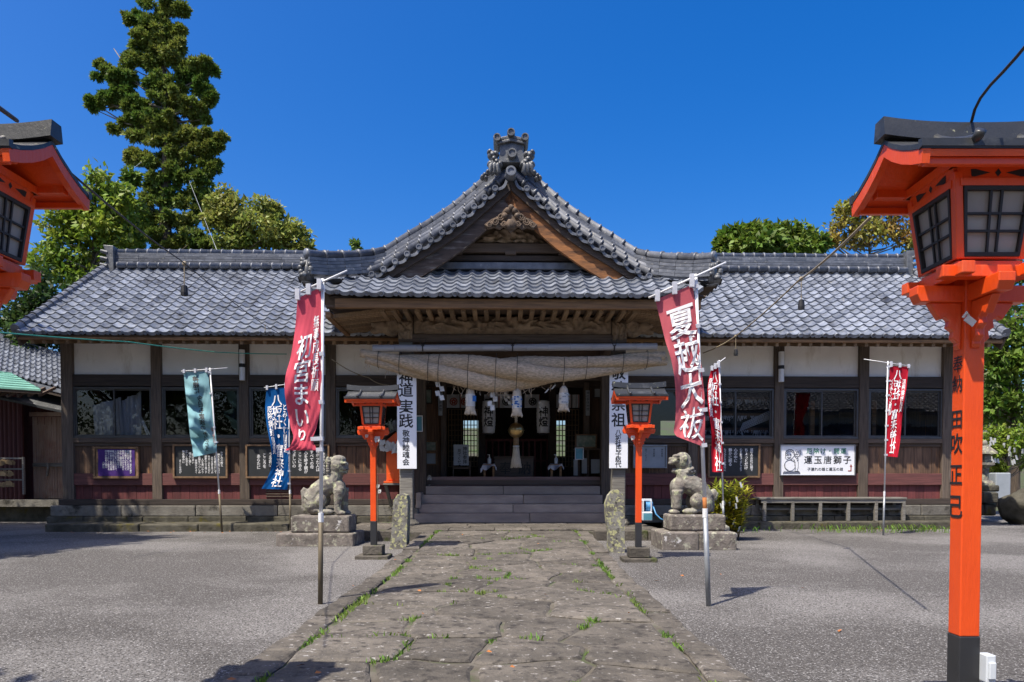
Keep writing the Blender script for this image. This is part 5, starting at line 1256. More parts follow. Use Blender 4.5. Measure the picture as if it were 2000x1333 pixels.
sign_board(484, 640, 872, 931, -.15, 'wide black framed board with white brush writing behind the blue banner', [(columns(TX['bb2'], 505, 632, 876, 925, 7.2, starts=[8, 2, 4, 6, 8, 2, 2, 10, 8, 8, 10, 12]), 'flagwhite')], mat='black', frame=.04, group=FG, back=.01)
sign_board(1386, 1481, 871, 930, -.125, 'black framed board with large white writing behind the edge-on red banner', [(columns(TX['bb3'], 1416, 1468, 876, 921, 7.0, starts=[0, 0, 0, 0, 0, 0]), 'flagwhite')], mat='black', frame=.04, group=FG, back=.01)
sign_board(1239, 1300, 872, 912, -.125, 'framed pair of pale paper notices behind the small right lantern', [(columns(['拝', '祈', '礼'] if False else [TX['notice'], TX['notice'], TX['notice2'], TX['notice2']], 1246, 1293, 877, 908, 4), 'ink')], mat='greypaper', frame=.03, fmat='steel', group='paper notices on the wall', bold=0)
# the printed sign with a lion drawing
B = sign_board(1524, 1669, 870, 928, -.14, 'white printed sign with green and black lettering and a drawing of a lion', [
    ([(TX['s1'], 1581, 881.5, 11.5, 'h', 1, 1.17)], 'green'), ([(TX['s2'], 1578.5, 899, 16, 'h', 1, 1.21)], 'ink'), ([(TX['s3'], 1580, 917, 6.8, 'h', 1, 1.05)], 'ink')], frame=.012, fmat='steel')
yS = -.14; P = lambda x, y: loc_of(B, x, y, yS)+Vector((0, -.004, 0))
pan = [c for c in B.children if c.name.startswith('panel')][0]
m = MB()
arrow = [(1656, 921), (1663, 921), (1663, 912), (1664.5, 912), (1662, 906.5), (1659.5, 912), (1661, 912), (1661, 919.2), (1656, 919.2)]; m.add([P(*p) for p in arrow], [tuple(range(9))]); m.build('arrow', MT['redink'], pan)
m = MB()
def stroke(pts, w=.0042): m.tube([P(*p) for p in pts], w, 4)
ci = lambda x, y, r, a0=0, a1=6.28, n=16, k=1: [(x+r*math.cos(a0+(a1-a0)*i/n), y+k*r*math.sin(a0+(a1-a0)*i/n)) for i in range(n+1)]
stroke(ci(1542.5, 909.5, 10.8)); stroke(ci(1542.5, 909.5, 9.4, 1.9, 3.4), .003); stroke([(1529, 925), (1531, 921.5), (1561, 921.5), (1563, 925), (1529, 925)]); stroke([(1530, 923.4), (1562, 923.4)], .003)
stroke(ci(1543, 887, 9, 2.8, 6.6, 18, .95)); stroke([(1534.5, 890), (1533.5, 895), (1537, 897.5), (1541, 895.5), (1545, 897), (1549, 893.5), (1552, 889)])
for i in range(7): a = 3.0+i*.5; stroke(ci(1543+7.6*math.cos(a), 887+7*math.sin(a), 2.0, 0, 5.5, 8), .0035)
for x, y in ((1539, 889), (1544, 889)): stroke(ci(x, y, 1.0, n=6), .004)
stroke([(1537, 893), (1541, 894.2), (1545, 893)], .004)
stroke([(1551, 891), (1556, 896), (1559, 903), (1559, 912), (1557, 920)]); stroke([(1550, 897), (1553, 903), (1552, 909), (1554, 915), (1552, 920.5), (1559.5, 920.5)]); stroke([(1547, 896), (1545, 899.5), (1549, 901), (1552, 899)])
for i in range(5): stroke(ci(1556+1.5*math.sin(i*2), 881+i*4.2, 2.2, i, i+4.5, 8), .0035)
stroke([(1557, 894), (1561, 890), (1560, 883), (1563, 878.5), (1564, 884), (1562, 892)])
m.build('lion_drawing', MT['ink'], pan)
# notices on the pillars/posts of the porch
sign_board(814, 824, 814, 842, -.13, 'small white and cyan notice on the left hall post', [([], 'ink')], mat='cyan', t=.006, frame=.02, fmat='white', group='small notices by the entrance')
sign_board(1124, 1138.5, 876, 897, -.02, 'pale cyan notice hung from the shelf on the right of the entrance', [([], 'ink')], mat='cyan', t=.006, frame=.012, fmat='white', group='small notices by the entrance')
# pictures on the vestibule panels
PG = 'framed pictures inside the vestibule'
for (x0, x1, y0, y1, lab, mt, fm) in ((829, 842, 762, 787, 'upper framed picture on the left vestibule panel', 'picture', 'wooddark'), (829, 851, 864, 880, 'middle framed landscape low on the left vestibule panel', 'picture', 'frame'), (829, 851, 886, 906, 'lowest framed landscape on the left vestibule panel', 'greypaper', 'frame'), (1161, 1176, 760, 776, 'framed calligraphy high on the right vestibule panel', 'greypaper', 'wooddark'), (1126, 1163, 851, 873, 'framed photograph standing on the right-hand shelf', 'picture', 'frame')):
    sign_board(x0, x1, y0, y1, .9 if x1 < 1100 or y0 < 800 else .6, lab, [], mat=mt, t=.02, name='picture', cat='picture', frame=.03, fmat=fm, group=PG)
for px, lab in ((860, 'narrow paper slip on the left inner post'), (1148, 'narrow paper slip on the right inner post')):
    sign_board(px-4, px+4, 763, 812, .78, lab, [([(TX['notice']+TX['light'], px, 768, 6, 'v')], 'ink')], mat='greypaper', t=.006, name='paper_slip', cat='paper slip', group='paper slips on the inner posts', bold=0)
# shelf, stand and chair-like bench on the right of the vestibule
R = hroot('display_shelf', 'low dark shelf with notices at the right of the entrance', 'shelf', 1145, 930, .6); q = lambda x, y: loc_of(R, x, y, .6)
MB().box(q(1122, 880).x, q(1176, 880).x, -.02, .3, q(0, 878).z, q(0, 875).z).build('top', MT['woodh'], R, bevel=.004)
for px in (1131, 1149, 1174): MB().box(q(px, 900).x-.018, q(px, 900).x+.018, 0, .28, q(0, 930).z, q(0, 878.2).z).build('leg', MT['woodh'], R)
for (x0, x1, y0, y1) in ((1120, 1128, 897, 929), (1136, 1146, 895, 925), (1154, 1171, 897, 925)): MB().box(q(x0, 900).x, q(x1, 900).x, -.04, -.03, q(0, y1).z, q(0, y0).z).build('paper_sheet', MT['greypaper'], R)
# calligraphy sheet on a stand, left
R = hroot('notice_stand', 'pale calligraphy sheet on a low wooden stand inside the entrance', 'notice stand', 901, 925, .75); q = lambda x, y: loc_of(R, x, y, .75)
sh = MB().box(q(886, 900).x, q(915.5, 900).x, 0, .012, q(0, 909).z, q(0, 868).z).build('sheet', MT['greypaper'], R)
def rc(s_, px, py, sz): p = q(px, py); return (s_, p.x, p.z, sz/(F/16.75), 'v')
letters_flat([rc(TX['notice'], 908, 877, 8), rc(TX['notice2'], 897, 881, 7)], lambda x, z: (x, -.002, z), 1).build('lettering', MT['ink'], sh)
m = MB()
for px in (885, 918): m.box(q(px, 900).x-.012, q(px, 900).x+.012, .014, .04, ZF-R.location.z, q(0, 902).z)
m.box(q(884, 900).x, q(919, 900).x, -.03, .05, q(0, 916).z, q(0, 913).z); m.build('stand', MT['woodh'], R)
# offering box
R = hroot('offering_box', 'dark wooden offering box with two large brush characters below the bell', 'offering box', 1003, 929, .95); q = lambda x, y: loc_of(R, x, y, .95)
x0, x1, zt_ = q(966, 900).x, q(1042, 900).x, q(0, 891).z; z0_ = ZF-R.location.z
bx = MB().box(x0, x1, 0, .5, z0_, zt_-.05).build('body', MT['floorw'], R, bevel=.008)
for i in range(7): MB().box(x0, x1, .02+i*.07, .05+i*.07, zt_-.03, zt_).build('slat', MT['woodh'], R)
MB().box(x0-.02, x1+.02, -.02, .0, zt_-.06, zt_+.002).build('rim', MT['woodh'], R)
p1, p2 = q(987, 915), q(1025, 915); letters_flat([(TX['hono'][0], p1.x, p1.z, .29, 'v'), (TX['hono'][1], p2.x, p2.z, .29, 'v')], lambda x, z: (x, -.003, z), 1).build('lettering', MT['ink'], bx)
# two stools with cloths and pump bottles
for px, py, lab, lb in ((955, 909, 'small wooden stool with a rumpled pale cloth left of the offering box', 'clear pump bottle on the stool left of the offering box'), (1086.5, 909, 'small wooden stool with a pale cloth right of the offering box', 'clear pump bottle on the stool right of the offering box')):
    yl = .32; R = hroot('stool', lab, 'stool', px, 930, yl, 'stools with cloths at the entrance'); q = lambda x, y: loc_of(R, x, y, yl); zt_ = q(px, py).z; zb = ZF-R.location.z
    for dx in (-.10, .10):
        for dy in (0, .16): MB().box(dx-.02, dx+.02, dy, dy+.035, zb, zt_).build('leg', MT['eave'], R)
    MB().box(-.14, .14, -.02, .22, zt_, zt_+.02).build('seat', MT['eave'], R)
    cm = MB(); s_ = -1 if px < 1000 else .2
    def f(u, v):
        x = -.16+.32*u; o_ = max(0, abs(x)-.13); d = .0
        z = zt_+.026; y = -.05+.30*v
        if v < .12: z -= .09+.05*math.sin(u*6+px); y = -.035
        if u < .05: z -= .10 if s_ < 0 else .06; x -= .03
        if u > .95: z -= .07; x += .01
        return (x, y, z+.006*math.sin(u*9)*math.sin(v*7))
    cm.grid(f, 24, 16); tag_cloth = cm.build('cloth', MT['clothwhite'], R, smooth=True)
    bt = empty('pump_bottle', R.matrix_basis @ Vector((0.01 if px < 1000 else 0, .07, zt_+.036)), ROT); tag(bt, lb, 'bottle', 'pump bottles at the entrance')
    MB().lathe((0,0,0), [(.038, 0), (.04, .01), (.04, .10), (.03, .125), (.014, .135)], 14).build('body', MT['clear'], bt, smooth=True); m = MB(); m.lathe((0,0,.135), [(.016, 0), (.016, .02), (.006, .025), (.006, .055), (.014, .056), (.014, .066)], 10); m.box(-.045, .01, -.006, .006, .193, .203); m.build('pump', MT['white'], bt)
# sandals
for px, lab in ((829, 'left one of a pair of tan straw sandals leaning on the threshold'), (838.5, 'right one of a pair of tan straw sandals leaning on the threshold')):
    R = hroot('sandal', lab, 'sandal', px, 949, .13, 'straw sandals on the top step'); m = MB()
    pts = [(.055*math.cos(a)*(1 if math.sin(a) > 0 else .92), .12*math.sin(a)+.12) for a in [i*2*math.pi/18 for i in range(18)]]
    m.prism(pts, -.012, .012); o = m.build('sole', MT['hemp'], R, bevel=.004, fix=True); m = MB()
    m.tube([(-.045, -.016, .10), (-.02, -.03, .15), (0, -.02, .185), (.02, -.03, .15), (.045, -.016, .10)], .008, 6); m.build('strap', MT['flagwhite'], R); R.rotation_euler.x = -.16
# crested curtains and paper lanterns inside
yc = 2.05
for i, (x0, x1, lab) in enumerate(((872, 898, 'white crested curtain panel far left inside the hall'), (898, 916, 'white crested curtain panel next to the far-left one'), (945, 974, 'white crested curtain panel left of the middle tassel'), (975, 1000, 'white crested curtain panel behind the middle tassel'), (1024, 1054, 'white crested curtain panel right of the middle tassel'), (1086, 1116, 'white crested curtain panel behind the right tassel'), (1117, 1132, 'white crested curtain panel at the far right inside the hall'))):
    R = hroot('curtain', lab, 'curtain', (x0+x1)/2, 771, yc, 'white curtains with round crests'); q = lambda x, y: loc_of(R, x, y, yc); m = MB(); a, b = q(x0+.6, 797), q(x1-.6, 771)
    m.grid(lambda u, v: (a.x+(b.x-a.x)*u, .012*math.sin(u*11), a.z+(b.z-a.z)*v), 14, 3); cl = m.build('cloth', MT['clothwhite'], R, smooth=True)
    if x1-x0 > 17:
        c = q((x0+x1)/2+1, 785); im = 'ink' if 940 < x0 < 1060 else 'redink'; m = MB()
        m.tube([c+Vector((.085*math.cos(t), -.02, .085*math.sin(t))) for t in [k*2*math.pi/18 for k in range(19)]], .013, 4, cap=False)
        for k in range(5): t = k*1.2566+1.57; m.ell(c+Vector((.04*math.cos(t), -.02, .04*math.sin(t))), (.026, .004, .026), 8, 5)
        m.build('crest', MT[im], cl)
    MB().box(q(x1-.6, 0).x, q(x1+.9, 0).x, -.01, .02, a.z, b.z).build('ribbon', MT['redink'], R)
for px, lab in ((954.5, 'white paper lantern with black characters left of the bell'), (1061, 'white paper lantern with black characters right of the bell')):
    R = hroot('paper_lantern', lab, 'paper lantern', px, 815, 1.7, 'paper lanterns inside the hall'); H_ = .42; m = MB()
    prof = [(.07, -.40)]+[(.15+.02*math.sin(math.pi*i/16)-.006*(i % 2), -.38+.76*i/16) for i in range(17)]+[(.07, .40)]
    bd = m.lathe((0,0,0), prof, 20).build('paper_body', MT['flagwhite'], R, smooth=True); MB().lathe((0,0,0), [(.09, .395), (.09, .43)], 14).build('top_ring', MT['ink'], R); MB().lathe((0,0,0), [(.09, -.43), (.09, -.395)], 14).build('bottom_ring', MT['ink'], R)
    def PC(x, z): return (.175*math.sin(x/.175), -.178*math.cos(x/.175), z)
    lm = MB()
    for c_, zc in zip(TX['light'], (.12, -.13)):
        g = GL[(c_, 1)]; lm.add([PC(a_*.24, zc+b_*.24) for a_, b_ in g[0]], g[1])
    lm.build('lettering', MT['ink'], bd)
# things behind the wing windows: a white curtain and poles at the left, knotted papers at the right
R = hroot('window_curtain', 'white drape hung behind the leftmost window', 'curtain', 230, 800, .24); q = lambda x, y: loc_of(R, x, y, .24)
m = MB()
for (x0, x1, yt0, yt1, yb_) in ((168, 226, 792, 776, 858), (226, 266, 782, 764, 858)):
    m.grid(lambda u, v: (q(x0+(x1-x0)*u+(4 if x0 < 200 else 0)*(1-v), 0).x, .05*math.sin(u*12)+.02*math.sin(u*31), q(0, yb_).z+(q(0, yt0+(yt1-yt0)*u).z-q(0, yb_).z)*v), 40, 6)
m.build('cloth', MT['clothwhite'], R, smooth=True)
for k, (xa, xb) in enumerate(((264, 291), (266, 297))):
    a, b = hpoint(xa, 790+6*k, .3), hpoint(xb, 858, .2); o = MB().tube([Vector(), b-a], .016, 8).build('white_pole', MT['white']); o.location = a
    tag(o, ('upper' if k == 0 else 'lower')+' of two white poles leaning behind the leftmost window', 'pole', 'poles behind the leftmost window')
for k, py in enumerate((786, 818, 846)):
    R = hroot('fortune_rack', ('top', 'middle', 'lowest')[k]+' rail of knotted white papers behind the window right of the edge-on red banner', 'rack', 1450, py, .5, 'rails of knotted papers')
    q = lambda x, y: loc_of(R, x, y, .5); MB().box(q(1368, 0).x, q(1508, 0).x, 0, .05, .03, .12).build('rail', MT['board'], R); m = MB()
    for i in range(70):
        x = random.uniform(q(1370, 0).x, q(1507, 0).x); h = random.uniform(.05, .13); m.obox((x, -.03+random.uniform(-.02, .02), .06-h/2), (.009, .004, 0), (0, .003, 0), (random.uniform(-.02, .02), 0, h/2))
    o = m.build('knotted_papers', MT['clothwhite'], R, fix=True); o['kind'] = 'stuff'
R = hroot('lattice_net', 'pale woven net slung across behind the window right of the edge-on red banner', 'net', 1475, 830, .42); q = lambda x, y: loc_of(R, x, y, .42); m = MB()
for i in range(14): m.tube([q(1445+4.2*i, 842-1.6*i), q(1452+4.2*i, 826-1.9*i)], .009, 4)
for i in range(6): m.tube([q(1445+1.4*i, 842-3*i), q(1500+1.6*i, 820-3.8*i)], .009, 4)
m.build('cords', MT['clothwhite'], R)
for px in (1585, 1705, 1812):
    a = hpoint(px, 858, 1.2); o = MB().box(-.05, .05, -.05, .05, 0, 1.0).build('upright_post', MT['eave']); o.location = a-Vector((0, 0, .1)); tag(o, {1585: 'pale post behind the window above the printed sign', 1705: 'pale post behind the far-right window, left of its banner', 1812: 'pale post behind the far-right window, right of its banner'}[px], 'post', 'posts behind the right windows')

# ------------------------------------------------------------------ bench on the right
yl = -.42; R = hroot('bench', 'long low silvery plank bench along the right wing', 'bench', 1627, 1014, yl); q = lambda x, y, d=0: loc_of(R, x, y, yl+d)
zt_ = q(1627, 972).z; x0, x1 = q(1480, 970).x, q(1771, 970).x; z0 = .165-R.location.z
for k in range(2): MB().box(x0, x1, -.02+.18*k, .155+.18*k, zt_-.045, zt_).build('seat_plank', MT['grey wood'], R, bevel=.006)
MB().box(x0+.08, x1-.02, .0, .035, zt_-.12, zt_-.047).build('apron', MT['grey wood'], R, bevel=.004)
for px in (1494, 1549, 1603, 1658, 1712, 1766):
    x = q(px, 990).x
    MB().box(x-.032, x+.032, -.004, .07, z0, zt_-.047).build('leg', MT['grey wood'], R, bevel=.005); MB().box(x-.10, x-.04, .26, .33, z0, zt_-.047).build('leg', MT['grey wood'], R, bevel=.005)
    MB().box(x-.03, x+.02, .071, .26, z0+.17, z0+.23).build('stretcher', MT['grey wood'], R)
MB().box(x0+.1, x1-.05, .13, .19, z0+.232, z0+.28).build('foot_rail', MT['grey wood'], R, bevel=.004)
# orange cabinet on a shelf with knotted papers
yl = -.55; R = hroot('fortune_cabinet', 'bright orange roofed cabinet with bunched white paper knots, beside the left porch pillar', 'cabinet', 765, 945, yl); q = lambda x, y: loc_of(R, x, y, yl)
x0, x1, zb, zt_ = q(750, 0).x, q(790, 0).x, q(0, 940).z, q(0, 862).z
MB().box(x0, x1, 0, .34, zb, zt_).build('body', MT['vermold'], R, bevel=.006); MB().box(x0-.05, x1+.05, -.05, .38, zb-.045, zb-.002).build('base_board', MT['vermold'], R, bevel=.005)
MB().box(x0+.04, x0+.16, -.012, 0, zb+.02, zb+.16).build('drawer', MT['vermold'], R, bevel=.004)
xm = (x0+x1)/2; m = MB(); m.prism([(x0-.02, zt_+.002), (x1+.02, zt_+.002), (xm, zt_+.2)], .0, .34); m.build('pediment', MT['vermold'], R, fix=True)
for s_ in (-1, 1):
    m = MB(); m.prism([(xm, zt_+.23), (xm, zt_+.27), (xm+s_*.36, zt_+.06), (xm+s_*.36, zt_+.02)], -.1, .42); m.build('roof_panel', MT['lampblack'], R, fix=True)
m = MB(); m.obox((xm, .15, zt_+.3), (.05, 0, 0), (0, .28, 0), (0, 0, .05)); m.ell((xm, -.12, zt_+.36), (.07, .05, .09)); m.build('ridge_cap', MT['lampblack'], R)
m = MB()
for i in range(120):
    x = random.uniform(x0-.12, x1+.02); z = zt_-random.uniform(.0, .2)-.03*math.sin((x-x0)*9); m.obox((x, -.05-random.uniform(0, .07), z), (.022, .008, random.uniform(-.012, .012)), (0, .01, 0), (random.uniform(-.012, .012), 0, .03))
o = m.build('knotted_papers', MT['paper'], R, fix=True); o['kind'] = 'stuff'
MB().box(x0-.06, x1+.06, -.06, .36, zb-.085, zb-.047).build('shelf', MT['grey wood'], R, bevel=.004)
for s_ in (-1, 1): MB().beam((xm+s_*.22, -.02, zb-.09), (xm+s_*.16, .34, zb-.55), .06, .05).build('bracket', MT['grey wood'], R)
for (px, py) in ((738, 948), (741, 958)): paper_knot(hpoint(px, py, -.9), .07, ('upper' if py < 950 else 'lower')+' white paper knot tied to the thin pole beside the small left lantern', 'paper knots on the thin pole')
p = hpoint(738, 1000, -.9); o = MB().tube([(0,0,-.35), (0,0,.75)], .012, 8).build('thin_pole', MT['bronzepipe']); o.location = p; tag(o, 'thin dark pole carrying paper knots behind the small left lantern', 'pole')
# hose reel by the right porch pillar
R = empty('hose_reel', at(1271, 1017, 13.9)); tag(R, 'pale plastic hose reel with blue hose behind the small right lantern', 'hose reel'); q = lambda x, y: at(x, y, 13.9)-R.location
MB().box(q(1260, 0).x, q(1280, 0).x, 0, .28, q(0, 1018).z, q(0, 1000).z).build('base', MT['plastic'], R, bevel=.02)
for s_ in (1262, 1278): MB().box(q(s_-1.2, 0).x, q(s_+1.2, 0).x, .02, .26, q(0, 1000).z, q(0, 978).z).build('side_panel', MT['plastic'], R, bevel=.008)
MB().box(q(1260, 0).x, q(1280.5, 0).x, .1, .18, q(0, 980).z, q(0, 975).z).build('handle', MT['plastic'], R, bevel=.01)
for k in range(5): c = q(1265+k*2.6, 990)+Vector((0, .14, 0)); MB().tube([c+Vector((0, .085*math.cos(t), .085*math.sin(t))) for t in [j*.45 for j in range(15)]], .014, 6).build('hose_coil', MT['hose'], R, smooth=True)
MB().tube([q(1276, 990), q(1280, 1004)-Vector((0,.05,0)), q(1288, 1013)-Vector((0,.1,0)), q(1298, 1017)-Vector((0,.1,0))], .013, 6).build('hose', MT['hose'], R, smooth=True)
MB().box(q(1261.5, 0).x, q(1278.5, 0).x, -.006, -.001, q(0, 1016).z, q(0, 1003).z).build('label_plate', MT['cyan'], R)

# ------------------------------------------------------------------ outbuilding on the left
YB = 18.6; R = empty('outbuilding', (-11.5, YB, 0)); tag(R, 'shaded maroon corrugated outbuilding with tan sheet doors and tiled roof at the far left', 'outbuilding'); q = lambda x, y, Y=YB: at(x, y, Y)-R.location
def corr(name, xa, xb, za, zb, y, mat, per=.09, amp=.018):
    m = MB(); n = max(2, int((xb-xa)/per)*4); m.grid(lambda u, v: (xa+(xb-xa)*u, y+amp*math.sin((xb-xa)*u/per*6.283), za+(zb-za)*v), n, 1); m.box(xa, xb, y+.03, y+.06, za, zb); return m.build(name, MT[mat], R)
corr('sheet_wall', q(-170, 0).x, q(48, 0).x, q(0, 985).z, q(0, 752).z, -.4, 'maroonwall', .11)
corr('sheet_wall', q(40, 0).x, q(180, 0).x, q(0, 830).z, q(0, 745).z, 0, 'maroonwall')
for a, b in ((49, 96.5), (97, 145)): corr('sheet_door', q(a, 0).x, q(b, 0).x, q(0, 974).z, q(0, 815).z, -.02, 'tansheet', .06, .01)
MB().box(q(-170, 0).x, q(190, 0).x, .08, .2, -.2, q(0, 740).z).build('inner_wall', MT['maroonwall'], R); MB().box(q(46, 0).x, q(150, 0).x, -.08, -.03, q(0, 814).z, q(0, 806).z).build('door_track', MT['tansheet'], R)
MB().box(q(52, 0).x, q(132, 0).x, -.10, -.045, q(0, 912).z, q(0, 905).z).build('door_bar', MT['grey wood'], R); MB().tube([q(99, 905)+Vector((0,-.13,0)), q(102, 915)+Vector((0,-.16,0)), q(98, 930)+Vector((0,-.12,0))], .03, 8).build('door_handle', MT['grey wood'], R)
MB().box(q(-170, 0).x, q(160, 0).x, -.7, .3, q(0, 988).z, q(0, 975).z).build('base_slab', MT['found'], R); MB().box(q(-170, 0).x, q(160, 0).x, -.3, 2.5, -.3, q(0, 985).z).build('footing', MT['mossy'], R)
m = MB(); m.add(*slab(q(26, 780)+Vector((0,-.5,0)), q(175, 812)+Vector((0,-.5,0)), q(175, 785)+Vector((0,.05,.1)), q(40, 768)+Vector((0,.05,.1)), .06, (0,0,1))); m.build('door_canopy', MT['lampblack'], R)
m = MB(); a, b, c, d = q(-160, 690), q(170, 772), q(170, 727, 20.6), q(-160, 622, 20.6); a, b = a+Vector((0,-.5,0)), b+Vector((0,-.5,0)); m.add(*slab(a, b, c, d, .1, (0,0,1))); rf = m.build('tiled_roof', MT['tile'], R)
n1, n2 = 30, 9; g_ = tile_geo(1, 1); mt_ = MB()
for i in range(n1):
    for j in range(n2):
        o_ = a+(b-a)*(i/n1)+(d-a)*(j/n2); ex_, ey_ = (b-a)/n1, (d-a)/n2; nz_ = ex_.cross(ey_).normalized(); mt_.add([o_+ex_*v[0]+ey_*v[1]*.97+nz_*(v[2]+.02) for v in g_.v], g_.f)
o = mt_.build('roof_tiles', MT['tile'], rf, smooth=False); o['kind'] = 'stuff'
MB().beam(d+Vector((0,0,.12)), c+Vector((0,0,.12)), .3, .35).build('roof_ridge', MT['ridge'], R)
m = MB(); m.beam(a+Vector((0,.05,-.12)), b+Vector((0,.05,-.12)), .06, .14); m.build('eave_board', MT['wooddark'], R)
# copper-roofed lean-to
R2 = empty('copper_lean_to', at(-20, 975, 17.4)); tag(R2, 'small lean-to with a green copper roof at the left edge', 'lean-to'); q2 = lambda x, y, Y=17.4: at(x, y, Y)-R2.location
a, b, c, d = q2(-200, 742, 17.0), q2(79, 760, 17.0), q2(20, 728, 18.15), q2(-200, 700, 18.15); m = MB(); m.add(*slab(a, b, c, d, .05, (0,0,1))); cr = m.build('copper_roof', MT['copper'], R2)
for k in range(7):
    t0 = (k+.5)/7; p, q_ = a+(d-a)*t0+Vector((0,0,.012)), b+(c-b)*t0+Vector((0,0,.012)); MB().beam(p, q_, .02, .02).build('roof_seam', MT['copper'], cr)
MB().beam(a-Vector((0,-.05,.07)), b-Vector((0,-.05,.07)), .05, .09).build('eave_board', MT['woodh'], R2)
for k in range(10): p = b-Vector((.1+.25*k, -.1, .14+.006*k)); MB().beam(p, p+Vector((0, .6, .25)), .05, .06).build('rafter', MT['woodh'], R2)
MB().box(q2(-120, 0).x, q2(-112, 0).x, 0, .12, -.2, q2(0, 750).z).build('post', MT['wooddark'], R2)
# votive plaque rack
R3 = empty('plaque_rack', at(5, 965, 16.9)); tag(R3, 'rack of small wooden votive plaques at the left edge in shade', 'rack'); q3 = lambda x, y: at(x, y, 16.9)-R3.location
for px in (-30, 27): MB().box(q3(px-1.5, 0).x, q3(px+1.5, 0).x, 0, .06, q3(0, 966).z, q3(0, 893).z).build('post', MT['grey wood'], R3)
pm = MB(); pm.prism([(-.07, 0), (.07, 0), (.07, .07), (0, .11), (-.07, .07)], -.006, .006); pme = pm.mesh('plaque', MT['ema'])
for py in (896, 917, 938):
    MB().box(q3(-32, 0).x, q3(29, 0).x, .01, .04, q3(0, py+1).z, q3(0, py-2).z).build('rail', MT['grey wood'], R3)
    for k in range(13):
        p = q3(-24+k*4.1, py+12+random.uniform(-2, 2)); inst('plaque', pme, R3, mat=Matrix.Translation(p-Vector((0, .03+.03*random.random(), 0))) @ Matrix.Rotation(random.uniform(-.35, .35), 4, 'Y'))
# retaining wall, stone lantern, boulder and blue sheet at the right
R = empty('retaining_wall', at(1880, 1015, 18)); tag(R, 'low mossy stone retaining wall beyond the right end of the hall', 'stone wall'); q = lambda x, y: at(x, y, 18)-R.location
for row, (ya, yb_) in enumerate(((1008, 985), (984, 962), (961, 948))):
    x = 1848+row*3
    while x < 1965+row*2:
        w = random.uniform(18, 34); MB().box(q(x, 0).x, q(x+w-1, 0).x, random.uniform(-.06, .06), .6, q(0, ya).z, q(0, yb_).z).build('wall_stone', MT['mossy'], R, bevel=.04); x += w
R = empty('stone_lantern', at(1922, 950, 18.4)); R.scale = (.72, .72, .72); tag(R, 'old grey stone lantern standing on the retaining wall, partly behind the big right post', 'stone lantern')
MB().lathe((0,0,0), [(.36, 0), (.36, .1), (.26, .2)], 6).build('base', MT['lichen'], R); MB().lathe((0,0,.2), [(.15, 0), (.13, .25), (.15, .45)], 12).build('shaft', MT['lichen'], R); MB().lathe((0,0,.65), [(.16, 0), (.34, .09), (.34, .18)], 6).build('platform', MT['lichen'], R)
MB().lathe((0,0,.83), [(.22, 0), (.22, .3)], 6).build('fire_box', MT['lichen'], R); MB().lathe((0,0,1.13), [(.44, 0), (.42, .07), (.16, .26), (.06, .3)], 6).build('cap', MT['lichen'], R); MB().ell((0,0,1.5), (.09, .09, .12)).build('finial', MT['lichen'], R)
def boulder(p, r, label, mat='mossy', seed=0):
    m = MB(); N1, N2 = 24, 16
    def f(u, v):
        a, b_ = u*6.2832, v*math.pi; d = Vector((math.sin(b_)*math.cos(a), math.sin(b_)*math.sin(a), math.cos(b_))); k = 1+.28*noise.noise(d*1.4+Vector((seed, 0, 0)))+.10*noise.noise(d*4)
        return (d.x*r[0]*k, d.y*r[1]*k, d.z*r[2]*k)
    m.grid(f, N1, N2); o = m.build('boulder', MT[mat], smooth=True, fix=True); o.location = p; tag(o, label, 'boulder'); return o
boulder(at(2006, 992, 17.2), (.56, .5, .44), 'big mossy boulder at the right edge beside the retaining wall')
boulder(at(1413, 1035, 12.3), (.10, .09, .09), 'small stone lying at the right corner of the right lion pedestal', 'lichen', 4)
p = at(1945, 935, 19.2); o = MB().box(-.2, .2, -.3, .3, -.6, .15).build('utility_box', MT['greypaper'], bevel=.03); o.location = p; tag(o, 'plain grey-blue box behind the stone lantern', 'box')
# ------------------------------------------------------------------ cables with lamp sockets
def cable(pts, r, label, mat='cable', name='cable', sag=0):
    P_ = [at(*p) for p in pts]; out = []
    for a, b in zip(P_, P_[1:]):
        for i in range(8): t = i/8; out.append(a+(b-a)*t-Vector((0, 0, sag*4*t*(1-t))))
    out.append(P_[-1]); o0 = P_[0]; o = MB().tube([p-o0 for p in out], r, 6).build(name, MT[mat], smooth=True); o.location = o0; return tag(o, label, 'cable')
cable([(140, 340, 3.6), (352, 508, 8), (512, 632, 12.5), (640, 702, 15.2)], .006, 'dark cable running from the near left lantern down to the porch corner', sag=.02)
cable([(2010, 82, 2.2), (1985, 112, 2.3), (1960, 140, 2.4), (1935, 166, 2.5), (1915, 192, 2.6), (1904, 214, 2.68), (1897, 240, 2.77)], .0055, 'dark cable rising from the big right lantern to the top right edge', sag=0)
cable([(1700, 425, 5), (1560, 548, 10), (1437, 657, 14.5), (1373, 690, 15.3)], .011, 'tan cable strung from the big right lantern down across the right roof', 'tancable', sag=.03)
cable([(-10, 649, 9), (250, 668, 12), (420, 688, 15), (560, 692, 15.3)], .010, 'green rope stretched along the left eave', 'greenrope', 'rope', sag=.01)
cable([(-10, 205, 2.4), (33, 236, 2.8)], .008, 'short cable reaching the near left lantern roof from the left edge', sag=.0)
cable([(75, 475, 24), (275, 318, 26)], .009, 'thin pale guy wire left of the tall cedar', 'steel', 'guy_wire'); cable([(366, 345, 27), (428, 500, 22)], .009, 'thin pale guy wire in front of the tall cedar, running down to the ridge', 'steel', 'guy_wire')
cable([(648, 702, 15.1), (720, 738, 15.6), (760, 752, 15.75)], .010, 'loose cable drooping before the plaster left of the porch', 'tancable', sag=.05)
